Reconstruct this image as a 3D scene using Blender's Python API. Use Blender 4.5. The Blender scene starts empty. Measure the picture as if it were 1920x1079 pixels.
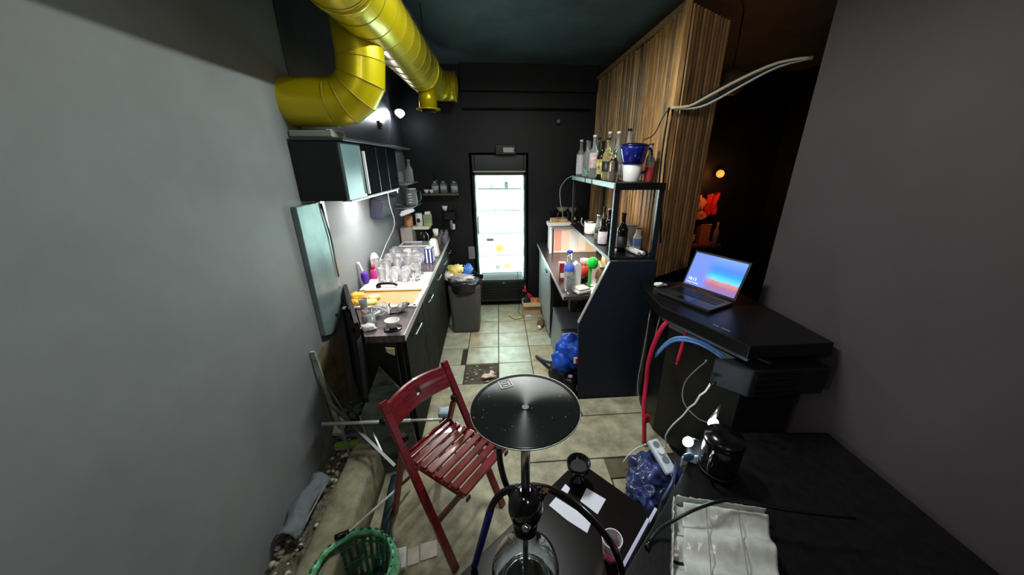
import bpy, bmesh, math, random
from mathutils import Vector, Matrix, noise
random.seed(7)
S = bpy.context.scene
COL = S.collection
PI = math.pi
# ------------------------------------------------------------------ camera, world, exposure
cam = bpy.data.cameras.new('camera'); co = bpy.data.objects.new('camera', cam); COL.objects.link(co)
cam.sensor_fit = 'HORIZONTAL'; cam.sensor_width = 36.0
cam.lens = 36.0*630/1920
cam.shift_x = -26.0/1920; cam.shift_y = 0.0
cam.clip_start = 0.02
co.location = (0, 0, 1.70)
co.rotation_euler = (math.radians(90-20.416), 0, math.radians(-4.508))
S.camera = co
S.view_settings.view_transform = 'Standard'; S.view_settings.look = 'None'
S.view_settings.exposure = 0.0; S.view_settings.gamma = 1.0; S.view_settings.use_curve_mapping = False
w = bpy.data.worlds.new('world'); S.world = w; w.use_nodes = True
w.node_tree.nodes['Background'].inputs[0].default_value = (0.55, 0.65, 0.75, 1)
w.node_tree.nodes['Background'].inputs[1].default_value = 0.03

def light(name, kind, loc, energy, color=(1, 1, 1), size=0.1, size_y=None, look=None, spot=None, spread=None):
    d = bpy.data.lights.new(name, kind); d.energy = energy; d.color = color
    if kind == 'AREA':
        d.size = size
        if size_y: d.shape = 'RECTANGLE'; d.size_y = size_y
        if spread: d.spread = math.radians(spread)
    else:
        d.shadow_soft_size = size
    if kind == 'SPOT': d.spot_size = math.radians(spot or 60); d.spot_blend = 0.5
    o = bpy.data.objects.new(name, d); COL.objects.link(o); o.location = loc
    if look is not None:
        o.rotation_euler = (Vector(look)-Vector(loc)).to_track_quat('-Z', 'Y').to_euler()
    return o
# ceiling strip over the passage, added fill for the near left wall, added fill behind the camera
light('ceiling_strip_light', 'AREA', (0.13, 1.78, 2.455), 30, (0.95, 1.0, 0.95), 0.05, 0.50, (0.13, 1.78, 0))
light('ceiling_strip_uplight', 'AREA', (0.13, 1.78, 2.49), 3.2, (0.85, 1.0, 1.0), 0.05, 0.50, (0.13, 1.78, 3))
light('added_wall_fill', 'POINT', (-0.30, 0.10, 2.14), 10, (1.0, 0.99, 0.96), 0.10)  # added to brighten the top of the near left wall
light('added_warm_fill', 'AREA', (0.6, -0.9, 2.5), 10, (1.0, 0.84, 0.78), 0.5, 0.5, (1.4, 0.6, 1.6))  # added warm light to tint the right wall and lift the slats
light('cabinet_strip_light', 'AREA', (-0.86, 2.42, 1.488), 15, (1.0, 0.94, 0.93), 0.04, 1.05, (-0.88, 2.42, 0.9))
light('clip_lamp_light', 'SPOT', (-0.93, 3.66, 2.13), 26, (0.88, 0.92, 1.0), 0.02, None, (-0.99, 3.25, 1.98), 80)
light('clip_lamp_fill', 'POINT', (-0.88, 3.60, 2.08), 1.6, (0.9, 0.94, 1.0), 0.02)
light('fridge_light', 'AREA', (0.016, 4.455, 0.95), 17, (0.84, 1.0, 0.98), 0.50, 1.16, (0.016, 2.0, 0.95))
light('fridge_inner_light', 'POINT', (0.016, 4.10, 1.50), 0.8, (0.9, 1.0, 0.98), 0.03)
light('fridge_inner_light', 'POINT', (0.016, 4.08, 0.50), 0.8, (0.9, 1.0, 0.98), 0.03)
light('fridge_inner_light', 'POINT', (0.016, 4.08, 0.78), 0.8, (0.9, 1.0, 0.98), 0.03)
light('fridge_inner_light', 'POINT', (0.016, 4.08, 1.05), 0.8, (0.9, 1.0, 0.98), 0.03)
light('bar_shelf_light', 'AREA', (0.84, 2.85, 1.055), 13, (1.0, 0.93, 0.86), 0.05, 0.8, (0.78, 2.85, 0.8))
light('rack_shelf_light', 'AREA', (0.88, 2.70, 1.555), 6, (1.0, 0.88, 0.72), 0.06, 1.1, (1.06, 2.70, 1.1))
light('far_orange_light', 'POINT', (2.38, 3.50, 1.45), 2.6, (1.0, 0.32, 0.08), 0.05)
light('desk_lamp_light', 'POINT', (0.90, 1.09, 0.66), 1.2, (0.75, 0.88, 1.0), 0.02)
light('desk_lamp_light', 'POINT', (0.74, 1.06, 0.60), 1.2, (0.75, 0.88, 1.0), 0.02)

# ------------------------------------------------------------------ materials
def lin(c): 
    return tuple(((v/255)/12.92 if v/255 <= 0.04045 else (((v/255)+0.055)/1.055)**2.4) for v in c)
def mat(name, rgb, rough=0.5, metal=0.0, var=0.0, scale=6.0, bump=0.0, trans=0.0, ior=1.45, emis=0.0, rgb2=None, stretch=None, alpha=1.0, coat=0.0, detail=4.0, spec=0.5, aniso=0.0):
    m = bpy.data.materials.new(name); m.use_nodes = True
    nt = m.node_tree; b = nt.nodes['Principled BSDF']
    c = lin(rgb) + (1,)
    b.inputs['Base Color'].default_value = c
    b.inputs['Roughness'].default_value = rough; b.inputs['Metallic'].default_value = metal
    b.inputs['Transmission Weight'].default_value = trans; b.inputs['IOR'].default_value = ior
    b.inputs['Alpha'].default_value = alpha; b.inputs['Coat Weight'].default_value = coat
    b.inputs['Specular IOR Level'].default_value = spec
    if emis: b.inputs['Emission Color'].default_value = c; b.inputs['Emission Strength'].default_value = emis
    if var or rgb2 or bump:
        tc = nt.nodes.new('ShaderNodeTexCoord'); mp = nt.nodes.new('ShaderNodeMapping'); nz = nt.nodes.new('ShaderNodeTexNoise')
        nt.links.new(tc.outputs['Object'], mp.inputs['Vector']); nt.links.new(mp.outputs[0], nz.inputs['Vector'])
        if stretch: mp.inputs['Scale'].default_value = stretch
        nz.inputs['Scale'].default_value = scale; nz.inputs['Detail'].default_value = detail; nz.inputs['Roughness'].default_value = 0.65
        if var or rgb2:
            r = nt.nodes.new('ShaderNodeValToRGB')
            a2 = lin(rgb2) if rgb2 else tuple(v*(1-var) for v in c[:3])
            a1 = c[:3] if rgb2 else tuple(min(1, v*(1+var)) for v in c[:3])
            r.color_ramp.elements[0].position = 0.35; r.color_ramp.elements[1].position = 0.65
            r.color_ramp.elements[0].color = a2+(1,); r.color_ramp.elements[1].color = tuple(a1)+(1,)
            nt.links.new(nz.outputs[0], r.inputs[0]); nt.links.new(r.outputs[0], b.inputs['Base Color'])
            if emis: nt.links.new(r.outputs[0], b.inputs['Emission Color'])
        if bump:
            bp = nt.nodes.new('ShaderNodeBump'); bp.inputs['Strength'].default_value = bump; bp.inputs['Distance'].default_value = 0.01
            nt.links.new(nz.outputs[0], bp.inputs['Height']); nt.links.new(bp.outputs[0], b.inputs['Normal'])
    return m
T = {}
def m(key, *a, **k):
    if key not in T: T[key] = mat(key, *a, **k)
    return T[key]
black_wall = m('black_wall_paint', (20, 22, 26), 0.5, var=0.25, scale=3, bump=0.15, spec=0.35)
ceil_m = m('dark_teal_ceiling_paint', (62, 82, 84), 0.6, var=0.35, scale=2.2, bump=0.1)
left_m = m('grey_wall_plaster', (124, 129, 130), 0.55, spec=0.3, var=0.07, scale=2.5, bump=0.12)
right_m = m('taupe_wall_paint', (74, 66, 70), 0.6, var=0.06, scale=2.0, bump=0.05)
concrete = m('concrete_slab', (184, 178, 150), 0.6, rgb2=(128, 122, 100), scale=7, bump=0.4, detail=9)
mortar = m('dark_mortar', (52, 48, 40), 0.85, var=0.3, scale=20, bump=0.5)
tiles = [m('stone_tile_pale', (196, 196, 170), 0.30, rgb2=(158, 158, 136), scale=9, bump=0.12, detail=8),
         m('stone_tile_green', (184, 188, 166), 0.28, rgb2=(148, 152, 134), scale=11, bump=0.12, detail=8),
         m('stone_tile_warm', (190, 178, 146), 0.32, rgb2=(152, 140, 112), scale=8, bump=0.12, detail=8)]
duct_m = m('yellow_duct_paint', (208, 192, 14), 0.34, metal=0.45, var=0.06, scale=4, coat=0.3)
black_gloss = m('black_gloss', (12, 12, 14), 0.18, spec=0.5)
black_matte = m('black_matte', (9, 10, 11), 0.6, var=0.3, scale=12)
black_plastic = m('black_plastic', (11, 11, 13), 0.38, spec=0.35)
navy_panel = m('navy_black_board', (22, 29, 42), 0.55, spec=0.3, var=0.12, scale=4, bump=0.05)
white_plastic = m('white_plastic', (225, 226, 228), 0.35)
white_ceramic = m('white_ceramic', (236, 232, 230), 0.15)
grey_plastic = m('grey_plastic', (120, 124, 128), 0.4)
chrome = m('chrome', (210, 212, 214), 0.12, metal=1.0)
steel = m('brushed_steel', (160, 164, 166), 0.32, metal=1.0, var=0.08, scale=20)
glass = m('clear_glass', (245, 250, 250), 0.02, trans=1.0, ior=1.45)
thin_glass = m('thin_clear_glass', (252, 254, 255), 0.03, trans=0.88, ior=1.35, spec=0.8)
paper_w = m('white_paper', (232, 230, 226), 0.7, var=0.04, scale=9)
card = m('brown_cardboard', (176, 150, 108), 0.8, var=0.1, scale=8)
red_wood = m('red_stained_wood', (126, 36, 44), 0.24, rgb2=(82, 18, 20), scale=14, stretch=(1, 1, 12), coat=0.4)
red_wood2 = m('red_brown_wood_underside', (92, 26, 18), 0.4, rgb2=(60, 16, 10), scale=14, stretch=(1, 1, 12))
worktop_m = m('dark_worktop_laminate', (104, 92, 96), 0.25, rgb2=(68, 58, 62), scale=16, stretch=(6, 1, 1), bump=0.03)
cab_front = m('weathered_black_wood', (44, 44, 38), 0.7, rgb2=(18, 18, 17), spec=0.08, scale=14, stretch=(3, 3, 0.6), bump=0.15, detail=8)
teal_door = m('grey_teal_gloss_door', (104, 132, 132), 0.25, var=0.10, scale=3)
slat_ms = [m('slat_wood_%d' % i, c, 0.5, rgb2=c2, scale=9, stretch=(5, 5, 0.5), bump=0.1) for i, (c, c2) in enumerate([((196, 152, 96), (138, 98, 58)), ((170, 138, 92), (100, 76, 46)), ((214, 170, 112), (156, 112, 66)), ((128, 100, 64), (72, 54, 34))])]

# ------------------------------------------------------------------ builders
class B:
    def __init__(s): s.bm = bmesh.new(); s.smooth = set()
    def box(s, c, d, rot=None, taper=1.0):
        x, y, z = d[0]/2, d[1]/2, d[2]/2
        vs = []
        for k in (-1, 1):
            t = taper if k > 0 else 1.0
            for (i, j) in ((-1, -1), (1, -1), (1, 1), (-1, 1)):
                p = Vector((i*x*t, j*y*t, k*z))
                if rot is not None: p = rot @ p
                vs.append(s.bm.verts.new(p+Vector(c)))
        for f in ((3, 2, 1, 0), (4, 5, 6, 7), (0, 1, 5, 4), (1, 2, 6, 5), (2, 3, 7, 6), (3, 0, 4, 7)):
            s.bm.faces.new([vs[i] for i in f])
        return s
    def bar(s, a, b, wx, wy, up=(0, 0, 1)):
        a, b = Vector(a), Vector(b); d = (b-a); L = d.length; d.normalize()
        u = Vector(up)
        if abs(d.dot(u)) > 0.98: u = Vector((0, 1, 0))
        x = u.cross(d).normalized(); y = d.cross(x)
        R = Matrix((x, y, d)).transposed()
        return s.box((a+b)/2, (wx, wy, L), R)
    def prism(s, pts, z0, z1, axis='Z', f=None):
        def P(p, h):
            return {'Z': (p[0], p[1], h), 'Y': (p[0], h, p[1]), 'X': (h, p[0], p[1])}[axis]
        lo = [s.bm.verts.new(P(p, z0)) for p in pts]; hi = [s.bm.verts.new(P(p, z1)) for p in pts]
        s.bm.faces.new(lo[::-1]); s.bm.faces.new(hi)
        n = len(pts)
        for i in range(n): s.bm.faces.new([lo[i], lo[(i+1) % n], hi[(i+1) % n], hi[i]])
        return s
    def lathe(s, prof, c=(0, 0, 0), seg=20, rot=None, closed_top=True, closed_bot=True, sq=None):
        rings = []
        for (r, z) in prof:
            ring = []
            for i in range(seg):
                a = 2*PI*i/seg
                p = Vector((r*math.cos(a), r*math.sin(a), z))
                if sq: p.x *= sq[0]; p.y *= sq[1]
                if rot is not None: p = rot @ p
                ring.append(s.bm.verts.new(p+Vector(c)))
            rings.append(ring)
        for a, b in zip(rings, rings[1:]):
            for i in range(seg):
                f = s.bm.faces.new([a[i], a[(i+1) % seg], b[(i+1) % seg], b[i]]); f.smooth = True
        if closed_bot: s.bm.faces.new(rings[0][::-1])
        if closed_top: s.bm.faces.new(rings[-1])
        return s
    def cyl(s, a, b, r, r2=None, seg=16):
        a, b = Vector(a), Vector(b); d = b-a
        q = d.to_track_quat('Z', 'Y').to_matrix()
        return s.lathe([(r, 0), (r2 if r2 is not None else r, d.length)], a, seg, q)
    def tube(s, pts, r, seg=8, smooth=3, closed=False):
        P = [Vector(p) for p in pts]
        if smooth and len(P) > 2:
            Q = []
            n = len(P)
            for i in range(n-1):
                p0 = P[max(i-1, 0)]; p1 = P[i]; p2 = P[i+1]; p3 = P[min(i+2, n-1)]
                for k in range(smooth):
                    t = k/smooth
                    Q.append(0.5*((2*p1)+(-p0+p2)*t+(2*p0-5*p1+4*p2-p3)*t*t+(-p0+3*p1-3*p2+p3)*t**3))
            Q.append(P[-1]); P = Q
        rings = []; ref = None
        for i, p in enumerate(P):
            d = (P[min(i+1, len(P)-1)]-P[max(i-1, 0)]).normalized()
            if ref is None:
                ref = Vector((0, 0, 1)) if abs(d.z) < 0.9 else Vector((1, 0, 0))
            x = ref.cross(d)
            if x.length < 1e-4: x = Vector((1, 0, 0)).cross(d)
            x.normalize(); y = d.cross(x); ref = y
            rr = r[min(i*len(r)//len(P), len(r)-1)] if isinstance(r, (list, tuple)) else r
            rings.append([s.bm.verts.new(p+x*rr*math.cos(2*PI*k/seg)+y*rr*math.sin(2*PI*k/seg)) for k in range(seg)])
        for a, b in zip(rings, rings[1:]):
            for i in range(seg):
                f = s.bm.faces.new([a[i], a[(i+1) % seg], b[(i+1) % seg], b[i]]); f.smooth = True
        s.bm.faces.new(rings[0][::-1]); s.bm.faces.new(rings[-1])
        return s
    def blob(s, c, d, amp=0.15, freq=6, sub=3, seed=0.0, flat=None):
        r = bmesh.ops.create_icosphere(s.bm, subdivisions=sub, radius=1.0)
        for v in r['verts']:
            n = noise.noise(v.co*freq*0.4+Vector((seed*3.1, seed*1.7, seed)))
            k = 1+amp*n*2
            p = Vector((v.co.x*d[0]/2*k, v.co.y*d[1]/2*k, v.co.z*d[2]/2*k))
            if flat is not None: p.z = max(p.z, flat)
            v.co = p+Vector(c)
            for f in v.link_faces: f.smooth = True
        return s
    def sheet(s, fn, nu, nv, thick=0.0):
        g = [[s.bm.verts.new(fn(i/nu, j/nv)) for j in range(nv+1)] for i in range(nu+1)]
        for i in range(nu):
            for j in range(nv):
                f = s.bm.faces.new([g[i][j], g[i+1][j], g[i+1][j+1], g[i][j+1]]); f.smooth = True
        if thick:
            bmesh.ops.recalc_face_normals(s.bm, faces=s.bm.faces[:])
            bmesh.ops.solidify(s.bm, geom=s.bm.faces[:], thickness=thick)
        return s
    def torus(s, c, R, r, rot=None, seg=28, sg=8):
        rings = []
        for i in range(seg):
            a = 2*PI*i/seg; ring = []
            for k in range(sg):
                b = 2*PI*k/sg
                p = Vector(((R+r*math.cos(b))*math.cos(a), (R+r*math.cos(b))*math.sin(a), r*math.sin(b)))
                if rot is not None: p = rot @ p
                ring.append(s.bm.verts.new(p+Vector(c)))
            rings.append(ring)
        for i in range(seg):
            a, b = rings[i], rings[(i+1) % seg]
            for k in range(sg):
                f = s.bm.faces.new([a[k], b[k], b[(k+1) % sg], a[(k+1) % sg]]); f.smooth = True
        return s
    def build(s, name, material, parent=None, bevel=0.0, label=None):
        me = bpy.data.meshes.new(name)
        bmesh.ops.recalc_face_normals(s.bm, faces=s.bm.faces[:])
        s.bm.to_mesh(me); s.bm.free()
        o = bpy.data.objects.new(name, me); COL.objects.link(o)
        if material: me.materials.append(material)
        if parent is not None: o.parent = parent
        if bevel:
            md = o.modifiers.new('bevel', 'BEVEL'); md.width = bevel; md.segments = 2; md.limit_method = 'ANGLE'
        if label: o['label'] = label
        return o
def thing(name, label, cat, loc=(0, 0, 0), rz=0.0, group=None):
    o = bpy.data.objects.new(name, None); COL.objects.link(o); o.location = loc; o.rotation_euler = (0, 0, rz)
    o.empty_display_size = 0.05
    o['label'] = label; o['category'] = cat
    if group: o['group'] = group
    return o
def tag(o, label, cat, group=None):
    o['label'] = label; o['category'] = cat
    if group: o['group'] = group
    return o
def struct(o): o['kind'] = 'structure'; return o
def stuff(o): o['kind'] = 'stuff'; return o
def copy_tree(o, parent=None):
    c = o.copy(); COL.objects.link(c)
    if parent is not None: c.parent = parent
    for ch in list(o.children): copy_tree(ch, c)
    return c
def RZ(a): return Matrix.Rotation(a, 3, 'Z')
def RX(a): return Matrix.Rotation(a, 3, 'X')
def RY(a): return Matrix.Rotation(a, 3, 'Y')
def text(body, size, loc, rot, material, parent, name='lettering', extrude=0.0003, align='LEFT'):
    cu = bpy.data.curves.new(name, 'FONT'); cu.body = body; cu.size = size; cu.extrude = extrude; cu.align_x = align
    cu.materials.append(material)
    o = bpy.data.objects.new(name, cu); COL.objects.link(o); o.location = loc; o.rotation_euler = rot
    me = bpy.data.meshes.new_from_object(o.evaluated_get(bpy.context.evaluated_depsgraph_get()))
    q = bpy.data.objects.new(name, me); COL.objects.link(q); q.location = loc; q.rotation_euler = rot
    bpy.data.objects.remove(o); bpy.data.curves.remove(cu)
    if parent is not None: q.parent = parent
    return q

# ------------------------------------------------------------------ the room shell
WX = -1.0          # left wall plane
BY = 3.96          # back wall plane
CZ = 2.62          # ceiling
fl = struct(B().box((0.6, 1.5, -0.06), (3.6+2.4, 6.2, 0.08)).build('floor', mortar))
# stone tiles of the far part of the floor, each its own piece
me_cache = {}
def tile(x0, x1, y0, y1, mt, top=0.0, bump=0.0):
    g = 0.0035
    o = B().box(((x0+x1)/2, (y0+y1)/2, top-0.0095), (x1-x0-2*g, y1-y0-2*g, 0.019)).build('tile', mt, fl, bevel=0.0015)
    return o
xs = [-0.925, -0.63, -0.335, -0.04, 0.258, 0.555]
for i in range(5):
    for j in range(6):
        y0 = 2.335+0.285*j + (0.0 if i != 4 else 0.0)
        y1 = y0+0.285
        if y1 > 3.95: y1 = 3.955
        if i == 2 and j == 0: continue                      # missing tile
        if i == 1 and j == 0: tile(xs[i], xs[i+1]-0.0, y0, y1, tiles[1], -0.004); continue
        if i == 1 and j == 1: tile(xs[i], xs[i+1]-0.045, y0, y1, tiles[1], -0.003); continue
        tile(xs[i], xs[i+1], y0, y1, random.choice(tiles), random.uniform(-0.003, 0.001))
B().box((-0.188, 2.478, -0.016), (0.28, 0.27, 0.008)).build('broken_tile_bed', m('broken_brown_bed', (92, 80, 66), 0.8, rgb2=(48, 42, 34), scale=18, bump=0.8), fl)
for i in range(16):
    B().blob((-0.33+random.random()*0.28, 2.35+random.random()*0.26, -0.008), (0.02+random.random()*0.02, 0.018, 0.012), 0.3, sub=1, seed=i).build('rubble', tiles[i % 3], fl)
# concrete slabs of the near part
slabs = [(-0.925, -0.04, 1.72, 2.33), (-0.04, 0.555, 1.90, 2.33), (-0.70, 0.10, 0.9, 1.715), (0.105, 1.05, 1.53, 1.895), (0.56, 1.05, 1.90, 2.08), (0.105, 0.60, 0.9, 1.525), (-0.70, 1.6, -1.0, 0.895), (0.605, 1.6, 0.9, 1.38)]
for k, (a, b, c, d) in enumerate(slabs):
    B().box(((a+b)/2, (c+d)/2, -0.012), (b-a-0.004, d-c-0.004, 0.02)).build('concrete_slab', concrete, fl, bevel=0.002)
B().box((0.665, 1.455, -0.013), (0.26, 0.13, 0.014)).build('floor_hatch', m('brown_hatch_board', (98, 88, 66), 0.7, var=0.15, scale=9), fl)
# small bright tiles beside the chair leg, set into the concrete
inl = m('pale_ceramic_inlay', (196, 190, 178), 0.35, var=0.08, scale=20, bump=0.1)
for k, (x, wd) in enumerate([(-0.490, 0.045), (-0.437, 0.05), (-0.370, 0.075)]):
    B().box((x, 1.035+0.02*k, 0.001), (wd, 0.075, 0.008), RZ(0.22)).build('tile', inl, fl, bevel=0.002, label='pale ceramic floor tile piece')

wb = struct(B().box((-1.0, BY+0.05, 1.45), (1.38, 0.1, 3.1)).box((2.15, BY+0.05, 1.45), (3.62, 0.1, 3.1)).box((0.015, BY+0.05, 2.40), (0.65, 0.1, 1.20)).box((0.015, BY+0.62, 1.0), (0.85, 0.04, 2.2)).box((-0.35, BY+0.35, 1.0), (0.04, 0.5, 2.2)).box((0.38, BY+0.35, 1.0), (0.04, 0.5, 2.2)).build('wall_back', black_wall))
wl = struct(B().box((WX-0.05, 1.4, 1.45), (0.1, 5.2, 3.1)).build('wall_left', left_m))
B().prism([(1.62, 0.26), (1.86, 0.26), (1.89, 0.52), (1.93, 0.70), (1.88, 0.76), (1.80, 0.70), (1.70, 0.75), (1.62, 0.70)], WX-0.002, WX+0.006, 'X').build('plaster_patch', m('peeling_beige_plaster', (138, 128, 92), 0.85, rgb2=(84, 74, 56), scale=7, bump=0.6, detail=9), wl)
B().box((WX+0.003, 2.96, 2.21), (0.006, 1.98, 0.80)).build('shade_band', m('gloss_shade_band', (58, 62, 66), 0.32, var=0.2, scale=3, stretch=(1, 3, 1)), wl)  # dark panel added for the shade above the cabinets, beyond the clip lamp
wr = struct(B().box((1.55, 0.35, 1.45), (0.1, 2.7, 3.1)).build('wall_right', right_m))
wf = struct(B().box((0.9, -1.15, 1.45), (6.0, 0.1, 3.1)).build('wall_front', right_m))
ws = struct(B().box((3.3, 2.8, 1.45), (0.1, 2.5, 3.1)).build('wall_side', black_wall))
wp = struct(B().box((2.45, 1.65, 1.45), (1.7, 0.1, 3.1)).build('wall_return', black_wall))
ce = struct(B().box((0.9, 1.4, CZ+0.05), (6.0, 5.3, 0.1)).build('ceiling', ceil_m))
for x in (-0.2, 0.55): B().box((x, 2.0, CZ-0.001), (0.012, 3.9, 0.004)).build('joint_cover', ceil_m, ce)
tb = struct(B().box((0.35, BY-0.04, 2.5), (1.4, 0.08, 0.24)).build('trim_1', black_wall, bevel=0.003))
struct(B().tube([(-0.35, BY-0.06, 2.22), (0.3, BY-0.06, 2.225), (1.0, BY-0.06, 2.22)], 0.008, smooth=0).build('trim_2', black_plastic))

# ridged timber screen at the right: corrugated slats on two faces
sc = struct(B().box((1.075, 3.05, 1.62), (0.02, 1.82, 1.76)).prism([(1.07, 2.155), (1.09, 2.155), (1.40, 2.345), (1.39, 2.36)], 0.95, 2.50).build('wall_partition', m('screen_backing', (30, 22, 14), 0.7, var=0.2, scale=6)))
def slat(x, y, wdt, dep, z0, z1, mt, rz):
    p = [(-wdt/2, 0), (-wdt/2*0.55, dep), (wdt/2*0.55, dep), (wdt/2, 0)]
    R = RZ(rz); P = [(x+(R @ Vector((a, b, 0))).x, y+(R @ Vector((a, b, 0))).y) for a, b in p]
    return B().prism(P, z0, z1).build('slat', mt, sc)
y = 2.185; k = 0
while y < BY-0.02:
    wide = 2.30 < y < 2.66
    wdt = 0.085 if wide and k % 2 == 0 else (0.05 if wide else 0.034)
    slat(1.066, y+wdt/2, wdt*0.92, 0.010 if wide else 0.014, 0.90, 2.49+random.uniform(-.008, .008), slat_ms[(0 if wide else random.choice([0, 1, 1, 2, 3]))], PI/2)
    y += wdt+(0.002 if wide else 0.017); k += 1
ux, uy = 0.362, 0.222; L_ = math.hypot(ux, uy); ang = math.atan2(uy, ux)
n = 11
for i in range(n):
    t = (i+0.5)/n
    slat(1.055+ux*t+0.004, 2.145+uy*t-0.004, L_/n*0.60, -0.016, 0.955, 2.50, slat_ms[[2, 0, 1, 2, 0, 1, 2, 0, 1, 2, 0][i]], ang)
B().box((1.047, 2.150, 1.73), (0.035, 0.035, 1.58)).build('corner_post', slat_ms[2], sc, bevel=0.003)
B().box((1.045, 3.05, 2.505), (0.035, 1.82, 0.022)).build('top_rail', slat_ms[1], sc, bevel=0.003)

# concrete kerb and the planter bed behind it at lower left
def kerb(u, v):
    yy = 0.35+u*1.38
    prof = [(-0.845, -0.02), (-0.845, 0.16), (-0.835, 0.195), (-0.80, 0.205), (-0.735, 0.20), (-0.70, 0.185), (-0.685, 0.15), (-0.675, -0.02)]
    i = min(int(v*7), 6); f = v*7-i
    a, b = prof[i], prof[i+1]
    n_ = 0.012*noise.noise(Vector((yy*6, v*5, 1)))
    sh = 0.02 if yy > 1.2 else 0
    return Vector((a[0]+(b[0]-a[0])*f+n_-0.05*(yy-1.0)*0.8, yy, a[1]+(b[1]-a[1])*f+n_*0.7))
struct(B().sheet(kerb, 40, 14, 0.02).build('trim_3', m('mossy_concrete', (150, 146, 120), 0.85, rgb2=(96, 96, 76), scale=9, bump=0.6, detail=10)))
soil = thing('debris_bed', 'grey heap of rubble and dirt filling the gap behind the concrete kerb', 'rubble', (-0.93, 1.1, 0.0))
stuff(B().sheet(lambda u, v: Vector((-0.065+u*0.13-0.02*v, -0.75+v*1.70, 0.11+0.05*noise.noise(Vector((u*4, v*22, 2)))+0.02*v)), 10, 80).build('dirt', m('grey_dirt', (126, 120, 100), 0.9, rgb2=(58, 56, 46), scale=34, bump=1.0, detail=8), soil))
for i in range(110):
    s_ = random.uniform(0.012, 0.035)
    p = (random.uniform(-0.06, 0.055), random.uniform(-0.3, 0.92), 0.135+random.uniform(-0.01, 0.02))
    B().blob(p, (s_, s_*random.uniform(.6, 1.2), s_*.7), 0.3, sub=1, seed=i).build('stone', [concrete, tiles[1], mortar, inl][i % 4], soil)
leafm = m('dusty_green_leaf', (112, 160, 112), 0.5, rgb2=(64, 104, 66), scale=20)
plant = thing('leafy_weed', 'dusty green leafy weed growing out of the rubble by the leaning board', 'plant', (-0.935, 1.80, 0.185)); plant.scale = (0.9, 0.9, 1.0)
for i in range(26):
    a = random.uniform(0, 2*PI); r = random.uniform(0.0, 0.075); z = random.uniform(0.0, 0.075); s_ = random.uniform(0.03, 0.05)
    R = RZ(a) @ RX(random.uniform(-0.7, 0.7)) @ RY(random.uniform(-0.6, 0.6))
    bb = B(); c0 = Vector((r*math.cos(a)*0.8, r*math.sin(a)*1.4, z))
    P = [(-1, 0, 0), (-.3, .45, .08), (.4, .38, .08), (1, 0, -.1), (.4, -.38, .08), (-.3, -.45, .08)]
    vs = [bb.bm.verts.new(c0+R @ (Vector(q)*s_*0.5)) for q in P]; c1 = bb.bm.verts.new(c0+R @ Vector((0, 0, -0.08*s_)))
    for q in range(6): bb.bm.faces.new([vs[q], vs[(q+1) % 6], c1])
    bb.build('leaf', leafm, plant)
for i in range(5): B().tube([(0, 0, -0.02), (0.02*math.cos(i*1.3), 0.04*math.sin(i*1.3), 0.06)], 0.002, 5, 0).build('stem', leafm, plant)

# ------------------------------------------------------------------ yellow ventilation ducts
dr = 0.137; dx, dz = -0.55, 2.345
duct = thing('ventilation_duct', 'long yellow spiral ventilation duct running under the ceiling to the back', 'duct', (dx, 0.3, dz))
prof = []
b_ = B(); b_.lathe([(dr, 0), (dr, 3.05)], (0, 0, 0), 40, RX(-PI/2)); b_.build('pipe', duct_m, duct)
yy = 0.12
while yy < 3.0:
    B().torus((0, yy, 0), dr+0.0003, 0.0022, RX(PI/2) @ RY(0.05), 40, 5).build('seam', m('duct_seam', (142, 128, 16), 0.5), duct); yy += 0.155
for yy in (1.25, 2.62): B().lathe([(dr+0.001, -0.02), (dr+0.006, -0.018), (dr+0.006, 0.018), (dr+0.001, 0.02)], (0, yy, 0), 40, RX(-PI/2)).build('clamp_band', duct_m, duct)
# down outlet with flange
stub = B().lathe([(0.068, -0.25), (0.068, -0.10)], (0.02, 2.72, 0), 24).build('outlet', duct_m, duct)
B().lathe([(0.090, -0.256), (0.090, -0.247)], (0.02, 2.72, 0), 24).build('flange', duct_m, stub)
B().lathe([(0.05, -0.275), (0.06, -0.258)], (0.02, 2.72, 0), 16).build('damper', black_plastic, stub)
# end elbow turning to the right
path = [(0, 3.04, 0), (0.02, 3.13, -0.0), (0.09, 3.21, 0), (0.17, 3.24, 0)]
pv = [Vector(p) for p in path]
seg_r = [dr*0.98, dr*0.93, dr*0.88, dr*0.84]
for i in range(3):
    d_ = pv[i+1]-pv[i]
    B().lathe([(seg_r[i], -0.01), (seg_r[i+1], d_.length+0.01)], pv[i], 28, d_.to_track_quat('Z', 'Y').to_matrix()).build('elbow_segment', duct_m, duct)
B().lathe([(0.125, 0), (0.125, 0.012)], (0.18, 3.24, 0), 28, RY(PI/2)).build('end_collar', duct_m, duct)
for yy in (0.9, 2.3):
    B().box((0.10, yy, 0.2), (0.004, 0.02, 0.16)).build('hanger', black_plastic, duct)
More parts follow.
